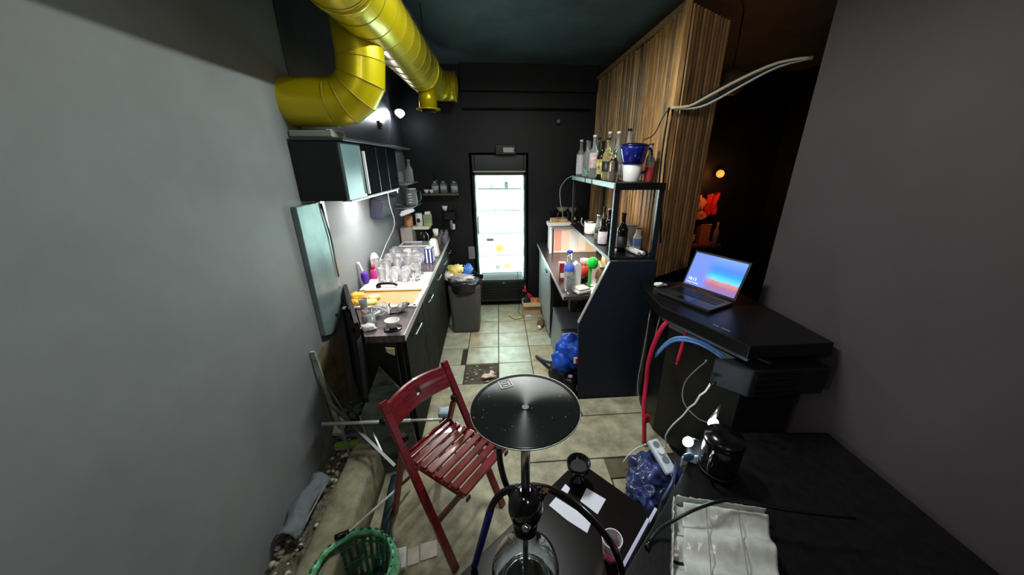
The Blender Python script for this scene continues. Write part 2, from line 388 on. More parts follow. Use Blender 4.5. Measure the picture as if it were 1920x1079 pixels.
# second duct: mitred elbow coming down then turning into the left wall
el = thing('duct_elbow', 'fat yellow mitred duct elbow bending from the ceiling into the left wall', 'duct', (-0.635, 1.93, 2.0))
er = 0.108; cx_, cz_ = -0.16, 0.135       # bend centre, local
cl = [(0.0, 0.47), (0.0, cz_+0.02)]
for k in range(1, 5):
    a = k*PI/2/4.0
    cl.append((cx_+0.16*math.cos(a), cz_-0.16*math.sin(a)))
cl.append((-0.37, cl[-1][1]))
rings = []
for i, (x, z) in enumerate(cl):
    d0 = Vector((x-cl[max(i-1, 0)][0], 0, z-cl[max(i-1, 0)][1])); d1 = Vector((cl[min(i+1, len(cl)-1)][0]-x, 0, cl[min(i+1, len(cl)-1)][1]-z))
    if d0.length == 0: d0 = d1
    if d1.length == 0: d1 = d0
    d = (d0.normalized()+d1.normalized()).normalized(); nx = Vector((-d.z, 0, d.x)); k_ = 1/max(0.3, d.dot(d1.normalized()))
    rings.append([Vector((x, 0, z))+nx*er*k_*math.cos(2*PI*q/32)+Vector((0, 1, 0))*er*math.sin(2*PI*q/32) for q in range(32)])
for i in range(len(rings)-1):
    bb = B(); va = [bb.bm.verts.new(p) for p in rings[i]]; vb = [bb.bm.verts.new(p) for p in rings[i+1]]
    for q in range(32):
        f = bb.bm.faces.new([va[q], va[(q+1) % 32], vb[(q+1) % 32], vb[q]]); f.smooth = True
    bb.build('elbow_segment', duct_m, el)
for i in range(1, len(rings)-1):
    bb = B(); P = rings[i]+[rings[i][0]]
    bb.tube(P, 0.0028, 5, 0).build('seam', m('duct_seam', (142, 128, 16), 0.5), el)
B().box((0.0, -er-0.002, 0.33), (0.10, 0.004, 0.02)).build('clamp_band', duct_m, el)

# ------------------------------------------------------------------ display fridge at the back
FX = 0.016
fr = thing('display_fridge', 'tall glass-door display fridge glowing white against the black back wall', 'fridge', (FX, 4.235, 0.0))
fw = 0.60
fd = m('fridge_black_shell', (28, 36, 38), 0.35)
B().box((0, 0.27, 0.915), (fw, 0.03, 1.73)).build('back_panel', fd, fr)
for s_ in (-1, 1): B().box((s_*(fw/2-0.015), 0.0, 0.915), (0.03, 0.54, 1.73)).build('side_panel', fd, fr, bevel=0.003)
B().box((0, 0.0, 1.675), (fw-0.06, 0.52, 0.21)).build('header', m('fridge_header', (44, 47, 52), 0.3), fr, bevel=0.004)
B().box((0, 0.0, 0.185), (fw-0.06, 0.52, 0.30)).build('plinth', fd, fr, bevel=0.004)
for i in range(6): B().box((0, -0.265, 0.09+i*0.033), (fw-0.1, 0.012, 0.012)).build('grille_slat', black_plastic, fr)
B().box((0.03, -0.272, 0.30), (0.05, 0.003, 0.018), RY(-0.5)).build('sticker', paper_w, fr, label='small white sticker')
B().box((0, 0.24, 0.950), (fw-0.07, 0.02, 1.24)).build('light_panel', m('fridge_backlight', (214, 255, 250), 0.5, emis=1.15), fr, label='glowing white inner back')
for s_ in (-1, 1): B().box((s_*(fw/2-0.035), 0.0, 0.955), (0.006, 0.46, 1.22)).build('liner', m('fridge_liner_glow', (225, 255, 252), 0.4, emis=1.0), fr)
sh_m = m('fridge_shelf_wire', (190, 205, 205), 0.3, metal=0.6)
for z in (0.40, 0.62, 0.90, 1.17, 1.415):
    g_ = B().box((0, 0.02, z), (fw-0.09, 0.40, 0.006)).build('shelf', m('fridge_wire_shelf', (238, 250, 250), 0.4), fr)
    B().box((0, -0.185, z), (fw-0.09, 0.006, 0.012)).build('shelf_edge', sh_m if z < 1.4 else grey_plastic, g_)
dg = B().box((0, -0.285, 0.955), (fw-0.05, 0.006, 1.26)).build('door_glass', m('fridge_door_glass', (225, 240, 238), 0.03, alpha=0.06), fr)
for (c, d_) in (((-fw/2+0.014, -0.29, 0.955), (0.028, 0.03, 1.30)), ((fw/2-0.014, -0.29, 0.955), (0.028, 0.03, 1.30)), ((0, -0.29, 1.585), (fw, 0.03, 0.035)), ((0, -0.29, 0.325), (fw, 0.03, 0.035))):
    B().box(c, d_).build('door_frame', m('fridge_door_frame', (30, 48, 46), 0.3), fr, bevel=0.003)
B().box((0, -0.307, 1.607), (fw-0.03, 0.006, 0.012)).build('trim_strip', m('pale_gold_strip', (196, 190, 164), 0.3, metal=0.5), fr)
B().tube([(-fw/2+0.05, -0.305, 1.12), (-fw/2+0.042, -0.335, 1.09), (-fw/2+0.042, -0.335, 0.95), (-fw/2+0.05, -0.305, 0.92)], 0.007).build('door_handle', black_plastic, fr)
# contents
fg = 'faint items on the fridge shelves'
def fitem(name, label, cat, x, z, parts):
    t = thing(name, label, cat, (FX+x, 4.235, z))
    for nm, b, mt in parts: b.build(nm, mt, t)
fitem('orange_bag', 'orange net bag of fruit on the lower shelf inside the lit fridge', 'fruit bag', -0.02, 0.626, [('bag', B().blob((0, 0, 0.045), (0.10, 0.08, 0.09), 0.2, seed=4), m('orange_net', (240, 150, 40), 0.6)), ('tie', B().cyl((0.02, 0, 0.075), (0.04, 0, 0.11), 0.006), m('yellow_tie', (236, 240, 150), 0.6))])
fitem('lemon', 'pale yellow lemon beside the orange bag in the fridge', 'fruit', 0.07, 0.404, [('peel', B().blob((0, 0, 0.028), (0.075, 0.055, 0.055), 0.05, seed=2), m('lemon_peel', (226, 220, 70), 0.5)), ('tip', B().cyl((0.034, 0, 0.028), (0.044, 0, 0.028), 0.005, 0.002), leafm)])
fitem('steel_tin', 'grey round tin on the bottom shelf of the fridge', 'tin', 0.01, 0.404-0.0, [('body', B().lathe([(0.03, 0), (0.032, 0.045)], (-0.06, 0, 0)), grey_plastic), ('lid', B().lathe([(0.033, 0.046), (0.033, 0.052)], (-0.06, 0, 0)), steel)])
fitem('small_dark_jar', 'small dark jar on the top shelf of the lit fridge', 'jar', 0.08, 1.419, [('jar', B().lathe([(0.022, 0), (0.022, 0.045), (0.016, 0.05)]), m('teal_grey_jar', (120, 150, 150), 0.4)), ('lid', B().lathe([(0.018, 0.051), (0.018, 0.062)]), black_plastic)])
fitem('flat_packet', 'pale flat packets lying near the top of the lit fridge', 'packet', -0.05, 1.419, [('wrap', B().box((0, 0, 0.018), (0.13, 0.09, 0.036)), m('pale_packet', (196, 222, 216), 0.6)), ('band', B().box((0, 0, 0.018), (0.03, 0.092, 0.038)), white_plastic)])
lab = tag(B().box((FX-0.13, 4.235-0.300, 0.845), (0.085, 0.002, 0.035)).build('notice', m('grey_notice', (150, 152, 158), 0.6)), 'small grey printed notice stuck on the fridge door glass', 'notice')
scb = tag(B().tube([(FX-0.07, 3.936, 1.27), (FX-0.04, 3.936, 1.24), (FX-0.075, 3.936, 1.20), (FX-0.04, 3.936, 1.165), (FX-0.07, 3.936, 1.14)], 0.0035, 6).build('hook', grey_plastic), 'small grey curly hook stuck on the upper fridge glass', 'hook')

# emergency lamp, sensor, switch on the back wall
t = thing('emergency_lamp', 'small ribbed white lamp on a black box above the fridge', 'lamp', (0.09, 3.88, 1.83))
B().box((0, 0.04, 0.0), (0.22, 0.08, 0.10)).build('housing', black_plastic, t, bevel=0.004)
B().box((0.03, -0.01, -0.005), (0.115, 0.03, 0.05)).build('diffuser', m('milky_plastic', (168, 166, 176), 0.3), t, bevel=0.004)
for i in range(7): B().box((-0.02+i*0.0165, -0.028, -0.005), (0.004, 0.005, 0.05)).build('rib', white_plastic, t)
t = thing('motion_sensor', 'tiny white sensor high on the black back wall', 'sensor', (0.655, 3.90, 2.11))
B().lathe([(0.026, 0), (0.022, 0.025), (0.010, 0.035)], (0, 0.02, 0), 16, RX(PI/2)).build('lens', grey_plastic, t); B().box((0, 0.04, 0), (0.05, 0.035, 0.045)).build('bracket', black_plastic, t)
t = thing('wall_switch', 'pale grey switch plate low on the black wall left of the fridge', 'switch', (-0.337, 3.945, 0.69))
B().box((0, 0, 0), (0.075, 0.016, 0.15)).build('plate', m('grey_switch', (120, 122, 126), 0.5), t, bevel=0.003); B().box((0, -0.011, 0), (0.03, 0.008, 0.06)).build('rocker', m('grey_switch', (120, 122, 126)), t)

# wall shelf with jars and bowls
t = thing('wall_shelf', 'narrow dark wooden wall shelf on the black back wall', 'shelf', (-0.62, 3.88, 1.375))
B().box((0, 0.0, 0), (0.38, 0.14, 0.022)).build('board', m('dark_shelf_wood', (84, 74, 70), 0.5, var=0.2, scale=10), t, bevel=0.002)
B().box((0, 0.06, -0.03), (0.32, 0.02, 0.04)).build('batten', black_matte, t)
def glass_jar(x, label):
    j = thing('glass_jar', label, 'jar', (x, 3.875, 1.387), 0, 'glass jars on the back wall shelf')
    B().lathe([(0.036, 0), (0.038, 0.01), (0.038, 0.085), (0.028, 0.105)], seg=18).build('glass', thin_glass, j)
    B().lathe([(0.030, 0.106), (0.030, 0.122), (0.01, 0.128)], seg=18).build('lid', steel, j)
    B().lathe([(0.033, 0.03), (0.034, 0.075)], seg=18).build('filling', white_plastic if x != -0.60 else grey_plastic, j)
glass_jar(-0.685, 'first glass storage jar from the left on the wall shelf')
glass_jar(-0.595, 'middle glass storage jar on the wall shelf')
glass_jar(-0.48, 'glass storage jar at the right end of the wall shelf')
for x, l in ((-0.80, 'small white bowl at the left end of the wall shelf'), (-0.745, 'small white cup between the bowl and the jars')):
    j = thing('small_bowl', l, 'bowl', (x+0.02, 3.86, 1.387)); B().lathe([(0.016, 0), (0.026, 0.035), (0.024, 0.035), (0.014, 0.006)], closed_top=False).build('bowl', white_ceramic, j); B().torus((0, 0, 0.035), 0.025, 0.002).build('rim', white_ceramic, j)
t = thing('kitchen_scoop', 'small dark scoop hanging above the wall shelf', 'scoop', (-0.71, 3.93, 1.56))
B().tube([(0, 0, 0.06), (0.02, 0, 0.02), (0.03, 0, -0.05)], 0.006).build('handle', black_plastic, t); B().blob((0.032, 0, -0.06), (0.03, 0.02, 0.05), 0.05).build('bowl', grey_plastic, t)
# coffee grinder bracket
t = thing('coffee_grinder', 'black wall-hung grinder with a white hopper under the shelf', 'grinder', (-0.55, 3.86, 1.16))
B().box((0, 0.0, -0.01), (0.13, 0.12, 0.10)).build('body', black_gloss, t, bevel=0.012)
B().lathe([(0.02, 0), (0.032, 0.05)], (-0.045, -0.02, 0.042)).build('hopper', white_plastic, t)
B().tube([(0.03, -0.02, 0.04), (0.06, -0.03, 0.07), (0.08, -0.02, 0.10)], 0.007).build('lever', black_gloss, t)
B().box((0.015, -0.02, -0.11), (0.03, 0.03, 0.10)).build('spout', steel, t, bevel=0.004)
B().box((0.03, 0.0, -0.14), (0.04, 0.03, 0.06)).build('cup', white_plastic, t, bevel=0.004)
B().box((0.0, 0.08, 0.0), (0.06, 0.04, 0.16)).build('wall_plate', black_matte, t)

# ------------------------------------------------------------------ left counter run
CT = 0.88
cb = thing('base_cabinet', 'weathered black base cabinets under the left worktop', 'cabinet', (0, 0, 0))
B().prism([(-0.53, 1.60), (-0.53, 1.62), (-0.60, 3.93), (-0.985, 3.93), (-0.985, 2.14), (-0.68, 1.60)], 0.08, CT-0.04).build('carcass', black_matte, cb)
B().prism([(-0.56, 1.66), (-0.63, 3.90), (-0.95, 3.90), (-0.95, 2.2), (-0.72, 1.66)], 0.0, 0.08).build('plinth', black_matte, cb)
ys = [1.62, 2.10, 2.58, 3.06, 3.50, 3.92]
for a, b in zip(ys, ys[1:]):
    xa = -0.53-0.07*(a-1.62)/2.31; xb = -0.53-0.07*(b-1.62)/2.31
    dd = B().prism([(xa+0.001, a+0.004), (xa+0.019, a+0.004), (xb+0.019, b-0.004), (xb+0.001, b-0.004)], 0.10, CT-0.05).build('door', cab_front, cb, bevel=0.002)
    xm = (xa+xb)/2; ym = (a+b)/2
    B().tube([(xm+0.02, ym-0.1, 0.77), (xm+0.045, ym-0.1, 0.775), (xm+0.045, ym+0.04, 0.775), (xm+0.02, ym+0.04, 0.77)], 0.005, 6, 0).build('handle', steel, dd)
wt = B().prism([(-0.495, 1.553), (-0.585, 3.95), (-0.995, 3.95), (-0.995, 2.60), (-0.945, 2.60), (-0.945, 2.16), (-0.962, 2.10), (-0.69, 1.553)], CT-0.038, CT-0.0).build('worktop', worktop_m)
tag(wt, 'long dark laminate worktop along the left wall with a pale front edge', 'worktop')
B().prism([(-0.493, 1.556), (-0.583, 3.95), (-0.589, 3.95), (-0.499, 1.556)], CT-0.036, CT+0.001).build('edge_strip', m('pale_edge_strip', (170, 164, 160), 0.3), wt)
# black splash board standing at the diagonal near end
sb = thing('splash_board', 'tall black board standing diagonally at the near end of the left worktop', 'board', (0, 0, 0))
B().prism([(-0.695, 1.535), (-0.985, 2.11), (-0.997, 2.10), (-0.712, 1.525)], 0.56, 0.96).build('panel', black_matte, sb, bevel=0.002)
B().bar((-0.705, 1.527, 0.965), (-0.99, 2.10, 0.965), 0.018, 0.012).build('edging', black_plastic, sb)
B().prism([(-0.700, 1.548), (-0.55, 1.56), (-0.55, 1.575), (-0.70, 1.563)], 0.05, CT-0.04).build('end_panel', black_matte, sb)
bd = thing('cloth_drape', 'black cloth hanging down from the near worktop corner to the floor', 'cloth', (0, 0, 0))
def drape(u, v):
    x0 = -0.985+0.30*u; y0 = 2.04-0.55*u
    return Vector((x0-0.012*math.sin(u*26)-0.02*v, y0-0.02-0.012*math.sin(u*19), 0.90-v*(0.56-0.20*u+0.06*math.sin(u*3.1)+0.02*math.sin(u*23))))
B().sheet(drape, 50, 12, 0.003).build('fabric', m('black_cloth', (9, 9, 10), 0.9, var=0.3, scale=20), bd)
t = thing('paper_tag', 'torn cream paper tag on the black panel below the near worktop end', 'tag', (-0.566,1.530,0.811)); B().prism([(-0.02, -0.008), (-0.005, -0.02), (0.018, -0.03), (0.022, 0.012), (0.0, 0.014), (-0.022, 0.016)], -0.004, 0.0, 'Y').build('paper', m('cream_paper', (206, 198, 158), 0.7), t)
B().tube([(-0.02, -0.003, 0.01), (-0.024, -0.003, -0.03)], 0.002, 5, 0).build('tape', black_plastic, t)
# leaning dark board with a pale edge
t = thing('leaning_board', 'scratched dark glass board leaning by the base cabinet, pale along its left edge', 'board', (-0.60, 1.60, 0.0))
def quadboard(P, th, name, mt, par):
    bb = B(); n_ = (Vector(P[1])-Vector(P[0])).cross(Vector(P[2])-Vector(P[0])).normalized()*th
    a = [bb.bm.verts.new(Vector(p)) for p in P]; c = [bb.bm.verts.new(Vector(p)+n_) for p in P]
    bb.bm.faces.new(a); bb.bm.faces.new(c[::-1]); k = len(P)
    for i in range(k): bb.bm.faces.new([a[i], a[(i+1) % k], c[(i+1) % k], c[i]])
    return bb.build(name, mt, par)
quadboard([(-0.135, -0.08, 0.0), (0.10, -0.02, 0.0), (0.06, 0.0-0.055, 0.55), (-0.035, -0.07, 0.72), (-0.17, -0.085, 0.43)], 0.012, 'sheet', m('scratched_dark_glass', (104, 112, 108), 0.35, rgb2=(34, 40, 40), scale=6, bump=0.1, stretch=(1, 1, 2)), t)
B().bar((-0.136, -0.084, 0.0), (-0.170, -0.09, 0.43), 0.006, 0.010).build('edge', m('pale_edge_strip', (170, 164, 160)), t)

# sink
sk = thing('kitchen_sink', 'white composite sink with drainer and tan basin set in the left worktop', 'sink', (0, 0, CT))
sw = m('white_composite', (240, 232, 228), 0.3)
tan = m('tan_basin', (196, 152, 104), 0.45, var=0.1, scale=5)
# rim pieces around the basin opening and the drainboard behind
X0, X1, Y0, Y1 = -0.925, -0.535, 1.93, 2.20
B().box(((X0+X1)/2, Y0-0.012, 0.006), (X1-X0+0.04, 0.026, 0.012)).build('rim', sw, sk, bevel=0.003)
B().box((X1+0.012, (Y0+Y1)/2+0.02, 0.006), (0.026, Y1-Y0+0.1, 0.012)).build('rim', sw, sk, bevel=0.003)
B().prism([(X0-0.03, Y1), (X1+0.026, Y1), (X1+0.0, 2.57), (X0-0.03, 2.57)], 0.001, 0.014).build('drainboard', sw, sk, bevel=0.003)
for i in range(7): B().box((X0+0.05+i*0.045, 2.40, 0.016), (0.008, 0.28, 0.005)).build('drain_rib', sw, sk)
B().box(((X0+X1)/2, (Y0+Y1)/2, 0.0015), (X1-X0, Y1-Y0, 0.003)).build('basin', tan, sk)
for (c, d_) in ((((X0+X1)/2, Y1-0.012, 0.007), (X1-X0, 0.022, 0.012)), ((X0+0.006, (Y0+Y1)/2, 0.007), (0.012, Y1-Y0, 0.012))):
    B().box(c, d_).build('basin_wall', tan, sk)
t = thing('sink_plug', 'black rubber plug lying at the near rim of the sink', 'plug', (-0.580, 1.925, CT+0.012)); B().lathe([(0.022, 0), (0.026, 0.004), (0.02, 0.012)]).build('disc', black_plastic, t); B().torus((0, 0, 0.013), 0.012, 0.003).build('ring', chrome, t)
t = thing('kitchen_tap', 'low black tap lying along the back rim of the sink', 'tap', (-0.84, 2.24, CT+0.014)); B().tube([(0, 0, 0.0), (0, 0, 0.02), (0.04, 0, 0.028), (0.10, 0.0, 0.026), (0.13, -0.01, 0.016)], 0.010).build('spout', black_gloss, t); B().lathe([(0.018, 0), (0.015, 0.02)]).build('base', black_gloss, t)

# fruit, napkin, bowl
t = thing('orange_peel', 'orange half peel heap at the left edge of the sink', 'fruit', (-0.885, 1.985, CT+0.012))
B().blob((0, 0, 0.032), (0.085, 0.09, 0.065), 0.22, seed=3).build('flesh', m('orange_flesh', (250, 158, 30), 0.4, rgb2=(240, 200, 60), scale=22), t); B().blob((0.0, -0.05, 0.02), (0.06, 0.05, 0.04), 0.2, seed=8).build('peel', m('orange_rind', (236, 180, 60), 0.5), t)
for (p, l) in (((-0.805, 2.05, CT+0.003), 'pale yellow lemon half nearer the sink back'), ((-0.800, 1.968, CT+0.003), 'pale yellow lemon half next to the orange peel')):
    t = thing('lemon_half', l, 'fruit', p, 0, 'lemon halves by the sink'); B().lathe([(0.02, 0), (0.038, 0.014), (0.040, 0.022)], seg=20).build('rind', m('lemon_rind', (226, 208, 80), 0.5), t); B().lathe([(0.036, 0.0225), (0.03, 0.025)], seg=20).build('flesh', m('lemon_flesh', (244, 232, 150), 0.4), t)
t = thing('paper_napkin', 'crumpled white napkin at the near left worktop corner', 'napkin', (-0.700, 1.625, CT)); B().blob((0.005, 0, 0.016), (0.075, 0.05, 0.035), 0.3, seed=5).build('paper', white_ceramic, t); B().blob((-0.005, 0.035, 0.012), (0.035, 0.04, 0.022), 0.3, seed=6).build('fold', white_ceramic, t)
t = thing('white_bowl', 'small white bowl on a black saucer at the near end of the left worktop', 'bowl', (-0.572, 1.632, CT+0.008)); B().lathe([(0.018, 0), (0.020, 0.006), (0.036, 0.034), (0.038, 0.042), (0.035, 0.042), (0.032, 0.032), (0.0, 0.008)], seg=28, closed_top=False).build('bowl', white_ceramic, t); B().torus((0, 0, 0.042), 0.0365, 0.0018).build('rim', white_ceramic, t)
t = thing('black_saucer', 'black saucer under the small white bowl', 'saucer', (-0.572, 1.630, CT)); B().lathe([(0.03, 0), (0.046, 0.006), (0.044, 0.007), (0.0, 0.005)], seg=28, closed_top=False).build('dish', black_gloss, t); B().torus((0, 0, 0.006), 0.045, 0.0014).build('rim', black_gloss, t)

# glassware
def tumbler(h=0.10, r=0.034, up=True):
    R = None if up else RX(PI)
    z = 0 if up else h
    t = thing('drinking_glass', '', 'glass', (0, 0, 0))
    B().lathe([(r*0.82, 0), (r, h), (r*0.93, h), (r*0.76, 0.012), (0.001, 0.010)], (0, 0, z), 14, R, closed_top=False).build('glass_wall', thin_glass, t)
    B().torus((0, 0, h if up else 0.001), r*0.965, 0.0022, None, 14, 5).build('rim', glass, t)
    return t
def wineglass():
    t = thing('wine_glass', '', 'glass', (0, 0, 0))
    B().lathe([(0.004, 0.07), (0.03, 0.085), (0.038, 0.115), (0.030, 0.155), (0.028, 0.155), (0.035, 0.115), (0.028, 0.09), (0.003, 0.078)], (0, 0, 0), 14, closed_top=False).build('bowl', thin_glass, t)
    B().cyl((0, 0, 0.004), (0, 0, 0.072), 0.004, seg=8).build('stem', glass, t)
    B().lathe([(0.032, 0), (0.030, 0.004), (0.006, 0.007)], seg=14).build('foot', glass, t)
    return t
protos = [tumbler(), tumbler(0.08, 0.036, False), wineglass(), tumbler(0.12, 0.03)]
spots = []
for i in range(5):
    for j in range(7):
        spots.append((-0.925+0.078*i-0.012*j*0.3+random.uniform(-.004, .004), 2.36+0.078*j+random.uniform(-.004, .004)))
used = [0]*4
labs = ['clear straight tumbler in the crowded drying glasses behind the sink', 'low upturned tumbler in the crowded drying glasses behind the sink', 'stemmed wine glass in the crowded drying glasses behind the sink', 'tall thin tumbler in the crowded drying glasses behind the sink']
def put_glass(k, p, label, group, rot=None):
    o = protos[k] if used[k] == 0 else copy_tree(protos[k]); used[k] += 1
    o.location = p; o['label'] = label; o['group'] = group
    o.rotation_euler = rot if rot is not None else (0, 0, random.uniform(0, 6))
    return o
for (x, yv) in spots:
    if x > -0.66 and yv < 2.42: pass
    k = random.choice([0, 1, 1, 2, 3, 2]); jj = spots.index((x, yv)) % 7; ii = spots.index((x, yv))//7
    if x > -0.64 and yv > 2.62: continue
    if x < -0.86 and yv < 2.5: continue
    put_glass(k, (x, yv, CT+(0.014+0.006 if yv < 2.58 else 0.002)), '%s in the %s row of drying glasses, %s' % (['clear straight tumbler', 'low upturned tumbler', 'stemmed wine glass', 'tall thin tumbler'][k], ['nearest', 'second', 'third', 'fourth', 'fifth', 'sixth', 'farthest'][jj], ['at the wall', 'second out from the wall', 'in mid row', 'fourth out from the wall', 'at the aisle side'][ii]), 'drying glasses behind the sink')
# glasses lying near the sink's near end
ng = [(0, (-0.775, 1.80, CT+0.036), (PI/2, 0, 0.7)), (1, (-0.745, 1.70, CT+0.036), (PI/2, 0, 2.2)), (3, (-0.69, 1.80, CT+0.034), (PI/2, 0, -0.5)), (2, (-0.655, 1.87, CT+0.040), (PI/2, 0, 1.3)), (0, (-0.81, 1.89, CT+0.002), (0, 0, 0)), (1, (-0.70, 1.695, CT+0.002), (0, 0, 0))]
nl = ['tumbler tipped on its side left of the lemon halves', 'low glass lying by the crumpled napkin', 'tall thin glass lying on the near worktop', 'wine glass lying with its stem toward the sink', 'upright tumbler beside the black splash board', 'upturned low glass between napkin and bowl']
for (k, p, r), l in zip(ng, nl): 
    g_ = put_glass(k, p, l, 'used glasses at the near end of the left worktop', r); g_.scale = (0.68,)*3
    if r[0]: g_.location.z = CT+0.026
t = thing('wire_whisk', 'tangled steel wire whisk lying by the sink plug', 'whisk', (-0.735, 1.79, CT))
for i in range(9):
    a = i*0.7; B().tube([(0, 0, 0.008), (0.045*math.cos(a)+0.02, 0.05*math.sin(a), 0.012+0.010*i), (0.08, 0.05*math.sin(a+1), 0.04+0.005*i), (0.10, 0.0, 0.012)], 0.0026, 6).build('wire', white_plastic, t)
B().cyl((0.10, 0, 0.012), (0.165, 0.03, 0.009), 0.006).build('handle', black_plastic, t)
# things at the wall side
t = thing('dish_brush', 'purple and white dish brush leaning on the wall by the glasses', 'brush', (-0.955, 2.33, CT)); B().tube([(0, 0, 0.03), (-0.012, 0.01, 0.09), (-0.03, 0.0, 0.17)], 0.009).build('handle', white_plastic, t); B().blob((0, 0, 0.055), (0.05, 0.05, 0.10), 0.15, seed=1).build('bristles', m('purple_bristles', (72, 30, 150), 0.6), t)
t = thing('sponge_bottle', 'magenta and red detergent bottle by the wall behind the sink', 'bottle', (-0.93, 2.44, CT)); B().lathe([(0.028, 0), (0.03, 0.02), (0.026, 0.075), (0.012, 0.09)], sq=(1, .7)).build('body', m('magenta_plastic', (196, 40, 130), 0.4), t); B().lathe([(0.013, 0.091), (0.012, 0.115)]).build('cap', m('red_plastic', (190, 30, 40), 0.4), t)
t = thing('white_plate', 'white plate standing on edge against the left wall', 'plate', (-0.965, 2.58, CT+0.002)); B().lathe([(0.05, 0), (0.085, 0.010), (0.083, 0.013), (0.0, 0.006)], (0, 0, 0.087), 28, RY(PI/2-0.18), closed_top=False).build('dish', white_ceramic, t); B().torus((0.008, 0, 0.085), 0.084, 0.0025, RY(PI/2-0.18)).build('rim', white_ceramic, t)
t = thing('white_tub', 'white square plastic tub among the drying glasses', 'tub', (-0.795, 2.985, CT)); B().box((0, 0, 0.045), (0.09, 0.07, 0.09), taper=1.1).build('body', white_plastic, t, bevel=0.006); B().box((0, 0, 0.094), (0.104, 0.083, 0.008)).build('lid', white_plastic, t, bevel=0.003)
t = thing('storage_bin', 'translucent grey plastic bin of glasses in front of the coffee machine', 'bin', (-0.77, 3.14, CT))
gp = m('translucent_grey_plastic', (200, 204, 208), 0.25, trans=0.6, ior=1.2)
for (c, d_) in (((0, -0.085, 0.055), (0.26, 0.006, 0.11)), ((0, 0.085, 0.055), (0.26, 0.006, 0.11)), ((-0.128, 0, 0.055), (0.006, 0.17, 0.11)), ((0.128, 0, 0.055), (0.006, 0.17, 0.11)), ((0, 0, 0.004), (0.26, 0.17, 0.008))): B().box(c, d_).build('side', gp, t)
for (c, d_) in (((0, -0.088, 0.110), (0.275, 0.016, 0.012)), ((0, 0.088, 0.110), (0.275, 0.016, 0.012)), ((-0.133, 0, 0.110), (0.016, 0.19, 0.012)), ((0.133, 0, 0.110), (0.016, 0.19, 0.012))): B().box(c, d_).build('rim', m('grey_white_plastic', (196, 196, 202), 0.35), t, bevel=0.002)
for i in range(3): put_glass([0, 1, 3][i], (-0.85+0.08*i, 3.14, CT+0.010), ['tumbler inside the grey bin, left one', 'low glass in the middle of the grey bin', 'tall glass at the right inside the grey bin'][i], 'glasses in the grey bin')
t = thing('striped_carton', 'navy and white striped carton on the worktop near the front edge', 'carton', (-0.612, 2.90, CT)); B().box((0, 0, 0.065), (0.065, 0.10, 0.13)).build('box', m('navy_print', (40, 48, 120), 0.5), t, bevel=0.003)
for i in range(3): B().tube([(0.034, -0.038+i*0.03, 0.01), (0.0345, -0.03+i*0.03, 0.06), (0.034, -0.036+i*0.03, 0.12)], 0.003, 5).build('stripe', white_plastic, t); 
B().box((0, 0, 0.133), (0.05, 0.085, 0.006)).build('lid', m('pale_green_lid', (190, 214, 180), 0.5), t)
for i in range(2): B().box((-0.015+0.03*i, -0.0515, 0.065), (0.012, 0.003, 0.12)).build('stripe', white_plastic, t)
t = thing('white_canister', 'bright white tapered canister at the far front edge of the left worktop', 'canister', (-0.612, 3.12, CT)); B().box((0, 0, 0.075), (0.085, 0.10, 0.15), taper=0.72).build('body', white_ceramic, t, bevel=0.008); B().box((0, 0, 0.156), (0.045, 0.055, 0.01)).build('lid', white_ceramic, t, bevel=0.003)
# coffee machine group
t = thing('coffee_machine', 'grey boxy coffee machine with a black carafe on the far left worktop', 'coffee machine', (-0.845, 3.46, CT))
B().box((-0.075, 0, 0.11), (0.11, 0.16, 0.22)).build('housing', m('warm_grey_shell', (176, 168, 160), 0.4), t, bevel=0.006)
B().box((0.06, 0.03, 0.205), (0.16, 0.13, 0.03)).build('top_plate', m('cream_top', (206, 204, 184), 0.35), t, bevel=0.004)
B().box((0.06, 0.0, 0.006), (0.16, 0.16, 0.012)).build('drip_tray', steel, t)
B().lathe([(0.052, 0.013), (0.055, 0.05), (0.052, 0.16), (0.045, 0.175)], (0.055, -0.01, 0)).build('carafe', black_gloss, t)
B().tube([(0.102, -0.03, 0.16), (0.125, -0.04, 0.14), (0.125, -0.04, 0.07), (0.104, -0.03, 0.045)], 0.008).build('carafe_handle', chrome, t)
for (x, dy, kind) in ((-0.90, 3.45, 0), (-0.80, 3.47, 1), (-0.725, 3.49, 2)):
    z = CT+0.221
    if kind == 0:
        t = thing('cardboard_canister', 'orange and beige canister on top of the coffee machine', 'canister', (x, dy, z)); B().lathe([(0.04, 0), (0.04, 0.10)]).build('body', m('orange_beige_wrap', (216, 170, 120), 0.6, rgb2=(190, 120, 80), scale=12), t); B().lathe([(0.041, 0.101), (0.041, 0.11)]).build('lid', card, t)
    elif kind == 1:
        t = thing('milk_can', 'white can with a black round emblem on the coffee machine', 'can', (x, dy, z)); B().lathe([(0.034, 0), (0.034, 0.12), (0.03, 0.125)]).build('body', white_plastic, t); B().lathe([(0.018, 0), (0.018, 0.003)], (0, -0.033, 0.055), 16, RX(PI/2)).build('emblem', black_matte, t)
        B().torus((0, -0.0365, 0.067), 0.012, 0.003, RX(PI/2)).build('emblem', black_matte, t)
    else:
        t = thing('tea_carton', 'green and white carton beside the can on the coffee machine', 'carton', (x+0.005, dy, z)); B().box((0, 0, 0.055), (0.075, 0.06, 0.11)).build('body', m('sage_green_print', (150, 164, 116), 0.6, rgb2=(110, 128, 84), scale=20), t, bevel=0.002); B().box((0.005, 0, 0.125), (0.05, 0.05, 0.026)).build('lid', white_plastic, t, bevel=0.003)
